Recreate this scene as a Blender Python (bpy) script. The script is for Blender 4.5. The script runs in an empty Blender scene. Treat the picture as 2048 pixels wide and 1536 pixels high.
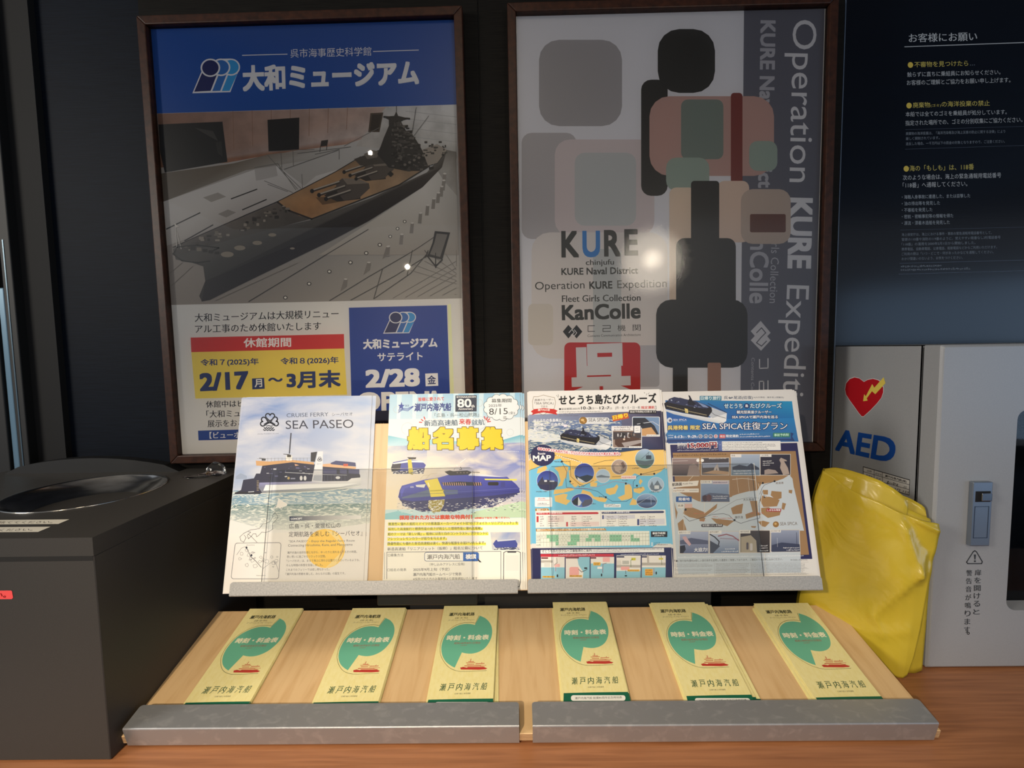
import bpy, bmesh, math, random
import numpy as np
from mathutils import Vector, Matrix
SC = bpy.context.scene
COL = SC.collection
# ---------------------------------------------------------------- camera
CAM = Vector((-0.0068, -0.9906, 0.5520)); FPX = 965.6785
AR = Vector((0.9998, 0.0108, -0.0166)).normalized()
AF = Vector((-0.0120, 0.9972, -0.0741)).normalized()
AU = AR.cross(AF).normalized(); AR = AF.cross(AU).normalized()
cd = bpy.data.cameras.new('camera'); cam = bpy.data.objects.new('camera', cd); COL.objects.link(cam)
cd.sensor_width = 36; cd.lens = FPX / 2048 * 36; cd.clip_start = .01; cd.clip_end = 60
M = Matrix((AR, AU, -AF)).transposed().to_4x4(); M.translation = CAM; cam.matrix_world = M
SC.camera = cam
# ---------------------------------------------------------------- world, lights, exposure
w = bpy.data.worlds.new('world'); SC.world = w; w.use_nodes = True
w.node_tree.nodes['Background'].inputs[0].default_value = (.74, .81, .93, 1)
w.node_tree.nodes['Background'].inputs[1].default_value = .46
SC.view_settings.view_transform = 'Standard'; SC.view_settings.look = 'None'
SC.view_settings.exposure = 0; SC.view_settings.gamma = 1; SC.view_settings.use_curve_mapping = False
def light(name, kind, loc, aim, power, color, **kw):
    l = bpy.data.lights.new(name, kind); l.energy = power; l.color = color
    for k, v in kw.items(): setattr(l, k, v)
    o = bpy.data.objects.new(name, l); COL.objects.link(o); o.location = loc
    o.rotation_euler = (Vector(aim) - Vector(loc)).to_track_quat('-Z', 'Y').to_euler()
    return o
# warm ceiling spot over the rack, from the left
light('spot_lamp', 'SPOT', (-.62, -1.80, 1.02), (-.13, -.42, -.03), 88, (1, .83, .61), spot_size=math.radians(62), spot_blend=1, shadow_soft_size=.013)
# soft warm ceiling panel above the counter
light('ceiling_panel', 'AREA', (-.16, -1.30, 1.70), (-.12, -.40, 0), 1.8, (1, .84, .62), shape='RECTANGLE', size=.14, size_y=.3, spread=math.radians(95))
# fill light added out of view on the left, brightening the cabinet side
light('side_fill', 'AREA', (-2.3, -1.55, 1.25), (.3, 0, .45), 30, (1, .93, .82), shape='DISK', size=.8)
# a small downlight farther up, mirrored as a spark in the left poster's glazing
light('small_downlight', 'POINT', (-.80, -1.78, 1.64), (0, 0, 1), 1.5, (1, .88, .7), shadow_soft_size=.011)
# second downlight with a pale diffuser disc, mirrored in the right poster's glazing
light('cabin_lamp', 'POINT', (.695, -1.57, .995), (0, 0, 1), 1.6, (1, .86, .66), shadow_soft_size=.03)
light('cabin_lamp_diffuser', 'AREA', (.70, -1.60, .99), (0, 0, .75), 2.4, (1, .88, .70), shape='DISK', size=.30)
# daylight through the cabin window behind, right
light('cabin_window', 'AREA', (6.3, -4.4, .35), (.9, .05, .4), 50, (.42, .66, 1), shape='RECTANGLE', size=4.6, size_y=1.9)

# ---------------------------------------------------------------- helpers
def lin(c):
    return tuple(((x/255)/12.92 if x/255 <= .04045 else ((x/255+.055)/1.055)**2.4) for x in c[:3])
def tag(o, label=None, cat=None, group=None, kind=None):
    if label: o['label'] = label
    if cat: o['category'] = cat
    if group: o['group'] = group
    if kind: o['kind'] = kind
    return o
def empty(name, loc=(0, 0, 0), parent=None, mat=None):
    o = bpy.data.objects.new(name, None); COL.objects.link(o); o.empty_display_size = .05
    if mat is not None: o.matrix_world = mat
    else: o.location = loc
    if parent: o.parent = parent
    return o
def linkmesh(name, me, parent=None):
    o = bpy.data.objects.new(name, me); COL.objects.link(o)
    if parent: o.parent = parent
    return o
def copy_tree(o, parent=None):
    c = o.copy(); COL.objects.link(c); c.parent = parent
    for ch in [x for x in COL.objects if x.parent == o]: copy_tree(ch, c)
    return c
class MB:
    """collects simple solids into one mesh"""
    def __init__(s): s.bm = bmesh.new()
    def box(s, a, b, bev=0, seg=2):
        n = bmesh.ops.create_cube(s.bm, size=1)['verts']
        for v in n: v.co = Vector([a[i] + (v.co[i] + .5)*(b[i]-a[i]) for i in range(3)])
        if bev:
            es = list({e for v in n for e in v.link_edges})
            bmesh.ops.bevel(s.bm, geom=es, offset=bev, segments=seg, affect='EDGES', profile=.5)
        return s
    def prism(s, pts, axis, a, b):
        """extrude polygon pts (2D) along axis 0/1/2 from a to b"""
        def mk(p, h):
            l = list(p); l.insert(axis, h); return s.bm.verts.new(l)
        A = [mk(p, a) for p in pts]; B = [mk(p, b) for p in pts]; n = len(pts)
        s.bm.faces.new(A); s.bm.faces.new(B[::-1])
        for i in range(n): s.bm.faces.new((A[i], B[i], B[(i+1) % n], A[(i+1) % n]))
        return s
    def lathe(s, prof, c, seg=48, cap=False):
        rings = [[s.bm.verts.new((c[0]+r*math.cos(2*math.pi*k/seg), c[1]+r*math.sin(2*math.pi*k/seg), c[2]+z)) for k in range(seg)] for r, z in prof]
        for a, b in zip(rings, rings[1:]):
            for k in range(seg): s.bm.faces.new((a[k], a[(k+1) % seg], b[(k+1) % seg], b[k]))
        if cap: s.bm.faces.new(rings[-1])
        return s
    def build(s, name, m, parent=None, smooth=False):
        bmesh.ops.recalc_face_normals(s.bm, faces=s.bm.faces)
        me = bpy.data.meshes.new(name); s.bm.to_mesh(me); s.bm.free(); me.materials.append(m)
        if smooth:
            me.polygons.foreach_set('use_smooth', [True]*len(me.polygons))
        return linkmesh(name, me, parent)
# ---------------------------------------------------------------- materials
def mat(name, col=(128, 128, 128), rough=.5, metal=0, spec=.5, **kw):
    m = bpy.data.materials.new(name); m.use_nodes = True
    b = m.node_tree.nodes['Principled BSDF']
    b.inputs['Base Color'].default_value = (*lin(col), 1); b.inputs['Roughness'].default_value = rough
    b.inputs['Metallic'].default_value = metal; b.inputs['Specular IOR Level'].default_value = spec
    for k, v in kw.items(): b.inputs[k].default_value = v
    return m
def N(m, t, **kw):
    n = m.node_tree.nodes.new(t)
    for k, v in kw.items():
        if k in n.inputs.keys(): n.inputs[k].default_value = v
        else: setattr(n, k, v)
    return n
def L(m, a, b): m.node_tree.links.new(a, b)
def noisy(name, c1, c2, scale=(1, 1, 1), nscale=5, detail=5, rough=.5, metal=0, bump=0, bdist=.001, spec=.5, lo=.3, hi=.7, tex='noise', rrange=None, dist=0):
    """principled material with a stretched noise between two colours, plus bump"""
    m = mat(name, c1, rough, metal, spec); b = m.node_tree.nodes['Principled BSDF']
    tc = N(m, 'ShaderNodeTexCoord'); mp = N(m, 'ShaderNodeMapping'); mp.inputs['Scale'].default_value = scale
    L(m, tc.outputs['Object'], mp.inputs[0])
    if tex == 'voronoi':
        t = N(m, 'ShaderNodeTexVoronoi'); t.inputs['Scale'].default_value = nscale; out = t.outputs['Color']
    else:
        t = N(m, 'ShaderNodeTexNoise'); t.inputs['Scale'].default_value = nscale; t.inputs['Detail'].default_value = detail
        t.inputs['Distortion'].default_value = dist; out = t.outputs[0]
    L(m, mp.outputs[0], t.inputs[0])
    r = N(m, 'ShaderNodeValToRGB'); r.color_ramp.elements[0].position = lo; r.color_ramp.elements[1].position = hi
    r.color_ramp.elements[0].color = (*lin(c1), 1); r.color_ramp.elements[1].color = (*lin(c2), 1)
    L(m, out, r.inputs[0]); L(m, r.outputs[0], b.inputs['Base Color'])
    if bump:
        bp = N(m, 'ShaderNodeBump'); bp.inputs['Strength'].default_value = bump; bp.inputs['Distance'].default_value = bdist
        L(m, out, bp.inputs['Height']); L(m, bp.outputs[0], b.inputs['Normal'])
    if rrange:
        mr = N(m, 'ShaderNodeMapRange'); mr.inputs['To Min'].default_value = rrange[0]; mr.inputs['To Max'].default_value = rrange[1]
        L(m, out, mr.inputs['Value']); L(m, mr.outputs[0], b.inputs['Roughness'])
    return m
def glassy(name, tint=(1, 1, 1), rough=.02, bump=0, nscale=60, ior=1.45, boost=1):
    """thin clear sheet: transparent with a fresnel reflection"""
    m = bpy.data.materials.new(name); m.use_nodes = True; nt = m.node_tree; nt.nodes.clear()
    o = N(m, 'ShaderNodeOutputMaterial'); mx = N(m, 'ShaderNodeMixShader'); tr = N(m, 'ShaderNodeBsdfTransparent'); gl = N(m, 'ShaderNodeBsdfGlossy')
    tr.inputs[0].default_value = (*tint, 1); gl.inputs['Roughness'].default_value = rough
    fr = N(m, 'ShaderNodeFresnel'); fr.inputs[0].default_value = ior
    L(m, fr.outputs[0], mx.inputs[0]); L(m, tr.outputs[0], mx.inputs[1]); L(m, gl.outputs[0], mx.inputs[2]); L(m, mx.outputs[0], o.inputs[0])
    if bump:
        tc = N(m, 'ShaderNodeTexCoord'); t = N(m, 'ShaderNodeTexNoise'); t.inputs['Scale'].default_value = nscale; t.inputs['Detail'].default_value = 3
        L(m, tc.outputs['Object'], t.inputs[0])
        bp = N(m, 'ShaderNodeBump'); bp.inputs['Strength'].default_value = bump; bp.inputs['Distance'].default_value = .001
        L(m, t.outputs[0], bp.inputs['Height']); L(m, bp.outputs[0], gl.inputs['Normal'])
    return m
def ink(name, rough=.42, spec=.4, noise=0, nscale=(1, 1, 1), ns=40, amount=0, c2=(255, 255, 255), lo=.45, hi=.7, dist=0):
    """printed ink: colour comes from the print's own colour attribute, optionally mottled with a second printed colour"""
    m = mat(name, (255, 255, 255), rough, 0, spec); b = m.node_tree.nodes['Principled BSDF']
    a = N(m, 'ShaderNodeVertexColor'); a.layer_name = 'ink'
    if not amount:
        L(m, a.outputs[0], b.inputs['Base Color']); return m
    tc = N(m, 'ShaderNodeTexCoord'); mp = N(m, 'ShaderNodeMapping'); mp.inputs['Scale'].default_value = nscale
    t = N(m, 'ShaderNodeTexNoise'); t.inputs['Scale'].default_value = ns; t.inputs['Detail'].default_value = 6; t.inputs['Distortion'].default_value = dist
    L(m, tc.outputs['Object'], mp.inputs[0]); L(m, mp.outputs[0], t.inputs[0])
    r = N(m, 'ShaderNodeMapRange'); r.inputs['From Min'].default_value = lo; r.inputs['From Max'].default_value = hi; r.inputs['To Max'].default_value = amount
    mx = N(m, 'ShaderNodeMix', data_type='RGBA'); L(m, t.outputs[0], r.inputs['Value']); L(m, r.outputs[0], mx.inputs[0])
    L(m, a.outputs[0], mx.inputs[6]); mx.inputs[7].default_value = (*lin(c2), 1); L(m, mx.outputs[2], b.inputs['Base Color'])
    return m
MT = {
 'wall_navy': noisy('navy_ribbed_wallcovering', (10, 15, 24), (16, 23, 34), (6, 1, 260), 3, 4, .6, bump=.25, bdist=.0006, spec=.12),
 'wall_brown': noisy('dark_brown_ribbed_wallcovering', (15, 14, 13), (27, 25, 22), (6, 1, 260), 3, 4, .65, bump=.3, bdist=.0006, spec=.1),
 'panel': noisy('navy_satin_notice_panel', (9, 14, 23), (12, 18, 29), (4, 1, 200), 3, 3, .14, bump=.04, bdist=.0003, spec=.35),
 'black': mat('black_satin', (17, 17, 18), .5),
 'blackmetal': mat('black_powder_coat', (20, 20, 20), .6),
 'bin': noisy('charcoal_powder_coat', (55, 53, 51), (61, 59, 57), (1, 1, 1), 900, 2, .48, spec=.35, bump=.15, bdist=.0003),
 'steel': noisy('brushed_steel', (170, 166, 160), (205, 202, 196), (1, 1, 6), 30, 4, .16, 1, bump=.12, bdist=.001),
 'alu': noisy('spangled_zinc_sheet', (160, 160, 157), (184, 182, 178), (1, 1, 1), 420, 3, .45, .3, bump=.05, bdist=.0003, rrange=(.3, .5)),
 'zinc': noisy('scuffed_zinc_sheet', (172, 174, 178), (206, 207, 208), (1, 1.8, 1), 60, 12, .36, .6, lo=.52, hi=.95, rrange=(.30, .42), dist=.6),
 'beech': noisy('pale_beech_veneer', (226, 192, 144), (206, 166, 116), (14, 1.6, 1), 6, 8, .42, bump=.05, bdist=.0004, lo=.45, hi=.85, dist=.35),
 'counter': noisy('red_brown_wood_laminate', (178, 120, 80), (146, 94, 60), (1.4, 34, 1), 5, 9, .4, bump=.05, bdist=.0004, lo=.35, hi=.75, dist=.5),
 'framewood': noisy('dark_walnut_frame', (62, 34, 22), (38, 21, 15), (3, 3, 3), 30, 8, .42, spec=.25, bump=.1, bdist=.0004),
 'white_paint': noisy('white_enamel_paint', (160, 163, 168), (166, 169, 173), (1, 1, 1), 700, 2, .3, bump=.06, bdist=.0002),
 'paper': mat('white_paper', (232, 230, 226), .5, spec=.35),
 'cream': noisy('cream_mottled_paper', (240, 228, 158), (246, 236, 176), (60, 25, 1), 4, 3, .5, spec=.3),
 'orangepaper': mat('pale_pink_paper', (238, 196, 160), .6, spec=.3),
 'chrome': mat('satin_chrome', (190, 195, 203), .22, 1),
 'grey_metal': mat('worn_grey_metal', (150, 160, 172), .35, .8),
 'rubber': mat('dark_gap', (12, 12, 13), .8),
 'red': mat('red_nylon', (150, 24, 34), .6), 'redpaper': mat('red_sticker', (238, 84, 84), .5),
 'teal': mat('teal_green_cloth', (40, 96, 92), .7), 'bluegrey': mat('blue_grey_vinyl', (92, 118, 140), .4),
 'mesh': noisy('white_perforated_mesh', (205, 205, 205), (60, 60, 62), (1, 1, 1), 230, 0, .6, lo=.52, hi=.56),
 'glazing': glassy('frame_glazing', rough=.015, bump=0), 'glazing_bumpy': glassy('rippled_frame_glazing', rough=.0, bump=.05, nscale=420),
 'acrylic': glassy('clear_acrylic', (.985, .99, .99), rough=.02), 'acrylic_edge': mat('acrylic_edge', (70, 74, 78), .2),
 'ink': ink('print_ink'),
 'ink_matte': ink('wall_print_ink', .5, .3),
 'ink_soft': ink('print_ink_photo', amount=.35, ns=26, c2=(40, 38, 38), lo=.4, hi=.75),
 'ink_cloud': ink('print_ink_sky', nscale=(8, 22, 1), ns=1.5, amount=.8, c2=(228, 226, 226), lo=.36, hi=.72, dist=.5),
 'ink_cloud2': ink('print_ink_dramatic_sky', nscale=(9, 20, 1), ns=2.4, amount=.9, c2=(236, 228, 214), lo=.38, hi=.64, dist=.6),
 'ink_sea': ink('print_ink_sea', nscale=(30, 120, 1), ns=2.2, amount=.95, c2=(228, 230, 220), lo=.47, hi=.62, dist=2),
 'ink_spark': ink('print_ink_sparkling_sea', nscale=(60, 150, 1), ns=3.5, amount=1, c2=(240, 240, 236), lo=.53, hi=.58, dist=1),
}
# plywood edge: ply layers across the board thickness
m = mat('plywood_edge', (205, 170, 125), .6); tc = N(m, 'ShaderNodeTexCoord'); wv = N(m, 'ShaderNodeTexWave', bands_direction='Z')
wv.inputs['Scale'].default_value = 110; wv.inputs['Distortion'].default_value = 1.5; r = N(m, 'ShaderNodeValToRGB')
r.color_ramp.elements[0].color = (*lin((222, 190, 146)), 1); r.color_ramp.elements[1].color = (*lin((150, 112, 76)), 1)
L(m, tc.outputs['Object'], wv.inputs[0]); L(m, wv.outputs[0], r.inputs[0]); L(m, r.outputs[0], m.node_tree.nodes['Principled BSDF'].inputs['Base Color'])
MT['ply'] = m
# yellow polythene
m = mat('yellow_polythene', (206, 182, 56), .24, spec=.6); b = m.node_tree.nodes['Principled BSDF']
b.inputs['Transmission Weight'].default_value = 0; b.inputs['Subsurface Weight'].default_value = 0
tc = N(m, 'ShaderNodeTexCoord'); t = N(m, 'ShaderNodeTexNoise'); t.inputs['Scale'].default_value = 9; t.inputs['Detail'].default_value = 3; t.inputs['Distortion'].default_value = 1.5
bp = N(m, 'ShaderNodeBump'); bp.inputs['Strength'].default_value = .35; bp.inputs['Distance'].default_value = .012
L(m, tc.outputs['Object'], t.inputs[0]); L(m, t.outputs[0], bp.inputs['Height']); L(m, bp.outputs[0], b.inputs['Normal'])
MT['poly'] = m
m = bpy.data.materials.new('clear_gel'); m.use_nodes = True; b = m.node_tree.nodes['Principled BSDF']
b.inputs['Transmission Weight'].default_value = 1; b.inputs['Roughness'].default_value = .02; b.inputs['IOR'].default_value = 1.4; MT['gel'] = m

# ---------------------------------------------------------------- printed surfaces
def ray(px, py): return AF + AR*((px-1024)/FPX) - AU*((py-768)/FPX)
def at(px, py, Y):
    """point on the vertical plane y = Y seen at photo position (px, py)"""
    r = ray(px, py); return CAM + r*((Y-CAM.y)/r.y)
class Sheet:
    """a flat printed face. mat: local frame (x right, y up, z out of the face). Prints are placed from measured photo points that are
    projected once onto the sheet's own plane and stored in sheet coordinates."""
    def __init__(s, M, W=None, H=None): s.M = M; s.I = M.inverted(); s.parts = {}; s.W = W; s.H = H; s.n = 0; s.geo = GEO; s.bx = np.zeros((20000, 5), np.float32)
    def layer(s, pts, ex=0):
        """lowest ink layer free over the bounding box of pts"""
        xs = [p[0] for p in pts]; ys = [p[1] for p in pts]; x0, x1, y0, y1 = min(xs), max(xs), min(ys), max(ys); b = s.bx[:s.n]
        m = (b[:, 0] < x1) & (b[:, 1] > x0) & (b[:, 2] < y1) & (b[:, 3] > y0); k = (b[m, 4].max() if m.any() else 0)+1
        s.bx[s.n] = (x0, x1, y0, y1, k+ex); s.n += 1; return float(k)*s.geo
    def uv(s, p):
        o = s.M.translation; n = s.M.to_3x3().col[2]; r = ray(*p); P = CAM + r*((o-CAM).dot(n)/r.dot(n)); q = s.I @ P; return (q.x, q.y)
    def part(s, name): return s.parts.setdefault(name, dict(v=[], f=[], c=[], m=[], k=0, clip=None))
TEXTS = []
GEO = 0.000016
class Pen:
    def __init__(s, sheet, part, tr=None, raw=False):
        s.sh = sheet; s.p = sheet.part(part); s.tr = tr; s.raw = raw; s.matk = 'ink'
    def P(s, q):
        if s.tr: q = s.tr(*q)
        q = q if s.raw else s.sh.uv(q)
        if s.sh.W: q = (min(max(q[0], .0002), s.sh.W-.0002), min(max(q[1], .0002), s.sh.H-.0002))
        return q
    def tri(s, pts2, cols, mk=None):
        z = s.sh.layer(pts2); b = len(s.p['v']); s.p['v'] += [(x, y, z) for x, y in pts2]; s.p['f'].append(list(range(b, b+len(pts2))))
        s.p['c'] += cols; s.p['m'].append(mk or s.matk)
    def poly(s, pts, col, mk=None, sub=0):
        """col: one colour or one per vertex"""
        q = [s.P(p) for p in pts]; cols = col if isinstance(col, list) else [col]*len(q)
        s.tri(q, cols, mk)
    def rect(s, x0, y0, x1, y1, col, mk=None): s.poly([(x0, y0), (x1, y0), (x1, y1), (x0, y1)], col, mk)
    def rrect(s, x0, y0, x1, y1, r, col, mk=None):
        pts = []
        for cx, cy, a in ((x1-r, y0+r, -90), (x1-r, y1-r, 0), (x0+r, y1-r, 90), (x0+r, y0+r, 180)):
            for k in range(5): t = math.radians(a+22.5*k); pts.append((cx+r*math.cos(t), cy+r*math.sin(t)))
        s.poly(pts, col, mk)
    def ell(s, cx, cy, rx, ry, col, mk=None, n=28, rot=0):
        c, d = math.cos(rot), math.sin(rot)
        s.poly([(cx+rx*math.cos(2*math.pi*k/n)*c-ry*math.sin(2*math.pi*k/n)*d, cy+rx*math.cos(2*math.pi*k/n)*d+ry*math.sin(2*math.pi*k/n)*c) for k in range(n)], col, mk)
    def line(s, pts, w, col, closed=False):
        pts = list(pts)
        if closed: pts.append(pts[0])
        z = s.sh.layer([s.P(p) for p in pts])
        for a, b in zip(pts, pts[1:]):
            dx, dy = b[0]-a[0], b[1]-a[1]; l = math.hypot(dx, dy) or 1; nx, ny = -dy/l*w/2, dx/l*w/2; ex, ey = dx/l*w*.3, dy/l*w*.3
            q = [s.P(p) for p in ((a[0]+nx-ex, a[1]+ny-ey), (a[0]-nx-ex, a[1]-ny-ey), (b[0]-nx+ex, b[1]-ny+ey), (b[0]+nx+ex, b[1]+ny+ey))]
            i = len(s.p['v']); s.p['v'] += [(x, y, z) for x, y in q]; s.p['f'].append([i, i+1, i+2, i+3]); s.p['c'] += [col]*4; s.p['m'].append('ink')
    def ring(s, cx, cy, rx, ry, w, col, n=28, a0=0, a1=360):
        s.line([(cx+rx*math.cos(math.radians(a0+(a1-a0)*k/n)), cy+ry*math.sin(math.radians(a0+(a1-a0)*k/n))) for k in range(n+1)], w, col)
    def text(s, st, bl, br, h, col, bold=0, slant=0, font=None):
        """ink box of the string: bottom-left, bottom-right, ink height (all in photo measure)"""
        dx, dy = br[0]-bl[0], br[1]-bl[1]; l = math.hypot(dx, dy); up = (dy/l*h, -dx/l*h)
        a = s.P(bl); b = s.P(br); c = s.P((bl[0]+up[0]+slant*h*dx/l, bl[1]+up[1]+slant*h*dy/l))
        d = (b[0]+c[0]-a[0], b[1]+c[1]-a[1]); TEXTS.append((s.sh.geo, s.p, st, a, b, c, s.sh.layer([a, b, c, d], .6*(len(bolds(bold)))), col, bold))
    def micro(s, bl, br, h, col, seed=0, gap=.35):
        """a line of print too small to read in the photo"""
        R = random.Random(seed*7+int(bl[0]*3+bl[1]*5)); dx, dy = br[0]-bl[0], br[1]-bl[1]; l = math.hypot(dx, dy); ux, uy = dx/l, dy/l; z = s.sh.layer([s.P(bl), s.P(br), s.P((bl[0], bl[1]-h)), s.P((br[0], br[1]-h))]); t = 0
        while t < l-h*.5:
            wd = h*R.uniform(.45, .95); hh = h*R.uniform(.55, 1); o = R.uniform(0, .2)*h
            kk = R.random()
            segs = [(0, .24, 0, hh), (.24, 1, hh*.35, hh*.62)] if kk < .4 else [(0, 1, 0, hh*.25), (.35, .62, 0, hh), (0, 1, hh*.6, hh*.82)] if kk < .8 else [(.1, .9, hh*.2, hh*.8)]
            for a0, a1, b0, b1 in segs:
                q = [s.P((bl[0]+ux*(t+wd*a)+uy*(o+b), bl[1]+uy*(t+wd*a)-ux*(o+b))) for a, b in ((a0, b0), (a1, b0), (a1, b1), (a0, b1))]
                i = len(s.p['v']); s.p['v'] += [(x, y, z) for x, y in q]; s.p['f'].append([i, i+1, i+2, i+3]); s.p['c'] += [col]*4; s.p['m'].append('ink')
            t += wd+h*gap*R.uniform(.3, .8)
def bolds(r):
    if r < .009: return [(0, 0)]
    if r < .018: return [(-r, 0), (r, 0)]
    q = [(-r, -r), (r, -r), (r, r), (-r, r)]
    q += [(0, -r), (r, 0), (0, r), (-r, 0)]
    return q if r < .034 else q+[(a*r, b*r*.5) for a in (-1, 1) for b in (-1, 1)]+[(a*r*.5, b*r) for a in (-1, 1) for b in (-1, 1)]+[(a*r*.5, b*r*.5) for a in (-1, 1) for b in (-1, 1)]
def flush_texts():
    objs = {}
    for geo, p, st, a, b, c, z, col, bold in TEXTS:
        if st in objs: continue
        cu = bpy.data.curves.new('t', 'FONT'); cu.body = st; cu.resolution_u = 2 if len(st) > 12 else 4; cu.fill_mode = 'FRONT'
        o = bpy.data.objects.new('t', cu); COL.objects.link(o); objs[st] = o
    bpy.context.view_layer.update(); dg = bpy.context.evaluated_depsgraph_get(); data = {}
    for k, o in objs.items():
        me = bpy.data.meshes.new_from_object(o.evaluated_get(dg)); vs = [(v.co.x, v.co.y) for v in me.vertices]; fs = [list(f.vertices) for f in me.polygons]
        data[k] = (vs, fs); bpy.data.meshes.remove(me)
    for o in objs.values():
        cu = o.data; bpy.data.objects.remove(o); bpy.data.curves.remove(cu)
    for geo, p, st, a, b, c, z, col, bold in TEXTS:
        vs, fs = data[st]
        if not vs: continue
        r = max(bold, 0)
        sh = bolds(r); r = 0 if len(sh) == 1 else r
        x0 = min(v[0] for v in vs)-r; x1 = max(v[0] for v in vs)+r; y0 = min(v[1] for v in vs)-r; y1 = max(v[1] for v in vs)+r
        for si, (sx, sy) in enumerate(sh):
            i = len(p['v'])
            for x, y in vs:
                s_, t_ = (x+sx-x0)/(x1-x0 or 1), (y+sy-y0)/(y1-y0 or 1)
                p['v'].append((a[0]+(b[0]-a[0])*s_+(c[0]-a[0])*t_, a[1]+(b[1]-a[1])*s_+(c[1]-a[1])*t_, z+si*.6*geo))
            p['f'] += [[j+i for j in f] for f in fs]; p['c'] += [col]*len(vs); p['m'] += ['ink']*len(fs)
    TEXTS.clear()
def print_mesh(name, p, inkmap=None):
    me = bpy.data.meshes.new(name); me.from_pydata(p['v'], [], p['f'])
    at_ = me.color_attributes.new('ink', 'FLOAT_COLOR', 'POINT'); fl = []
    for c in p['c']: fl += [*lin(c), 1]
    at_.data.foreach_set('color', fl)
    ks = sorted(set(p['m']))
    for k in ks: me.materials.append(MT[(inkmap or {}).get(k, k)])
    ix = {k: i for i, k in enumerate(ks)}; me.polygons.foreach_set('material_index', [ix[k] for k in p['m']])
    # make every face look out of the sheet (+z)
    bm = bmesh.new(); bm.from_mesh(me); bm.normal_update()
    fl = [f for f in bm.faces if f.normal.z < 0]; bmesh.ops.reverse_faces(bm, faces=fl); bm.to_mesh(me); bm.free()
    return me
def zf(ox, oy, s): return lambda x, y: (ox+x/s, oy+y/s)
def affine(src, dst):
    (ax, ay), (bx, by), (cx, cy) = src; (A, B), (C, D), (E, F) = dst
    det = (bx-ax)*(cy-ay)-(cx-ax)*(by-ay)
    def f(x, y):
        u = ((x-ax)*(cy-ay)-(cx-ax)*(y-ay))/det; v = ((bx-ax)*(y-ay)-(x-ax)*(by-ay))/det
        return (A+u*(C-A)+v*(E-A), B+u*(D-B)+v*(F-B))
    return f
def fm(o, X, Y):
    X = Vector(X).normalized(); Y = Vector(Y).normalized(); Z = X.cross(Y); m = Matrix((X, Y, Z)).transposed().to_4x4(); m.translation = Vector(o); return m
WR = .07      # recess of the navy wall sections behind the middle panel
# ================================================================ structure
def struct(name, mb, m):
    o = mb.build(name, m); o['kind'] = 'structure'; return o
wb = struct('wall_back', MB().box((-.7395, .003, -.9), (.6365, .2, 2.3)), MT['rubber'])
MB().box((-.7395, 0, -.9), (-.0735, .004, 2.3), .0008, 1).build('wall_panel', MT['wall_brown'], wb); MB().box((-.0715, 0, -.9), (.6365, .004, 2.3), .0008, 1).build('wall_panel', MT['wall_brown'], wb)
wl = struct('wall_left', MB().box((-1.0215, WR+.01, -.9), (-.7425, .25, 2.3)), MT['wall_navy'])
struct('wall_right', MB().box((.6375, WR+.03, -.9), (8, .25, 2.3)), MT['wall_navy'])
struct('trim_1', MB().box((.6368, -.001, -.02), (.6380, .2, 2.3)), mat('pale_trim', (96, 112, 134), .4))
# far left: dark door reveal with a strip of metal
struct('trim_2', MB().box((-1.107, .045, -.9), (-1.084, .25, 2.3), .002).box((-1.31, .045, -.9), (-1.128, .25, 2.3), .002), MT['blackmetal'])
struct('trim_3', MB().box((-1.0845, .065, -.9), (-1.0205, .25, 2.3)).box((-1.1285, .060, -.9), (-1.1065, .25, 2.3)), MT['rubber'])
struct('trim_4', MB().box((-1.1255, .050, -.9), (-1.1115, .061, .70), .002), mat('window_tint_metal_strip', (104, 134, 154), .3, .3))  # blue tint stands in for the window light this strip reflects
struct('trim_5', MB().box((-1.0990, .0440, -.9), (-1.0965, .046, .80)), mat('dull_metal_edge', (84, 104, 116), .3, .5))
struct('wall_side', MB().box((-4, .03, -.9), (-1.311, .25, 2.3)), MT['wall_navy'])
struct('ceiling', MB().box((-4, -6.0, 2.3), (8, .3, 2.35)), mat('grey_ceiling', (150, 150, 152), .9))
struct('floor', MB().box((-4, -6.0, -.95), (8, .3, -.9)), mat('dark_carpet', (40, 42, 48), .9))
ctr = tag(MB().box((-1.3, -.62, -.035), (1.6, -.002, 0), .002).build('counter_top', MT['counter']), 'reddish-brown wood-grain counter top under the rack and the bin', 'counter')
MB().box((-1.3, -.58, -.9), (1.6, -.56, -.036)).build('counter_front', MT['counter'], ctr)

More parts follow.
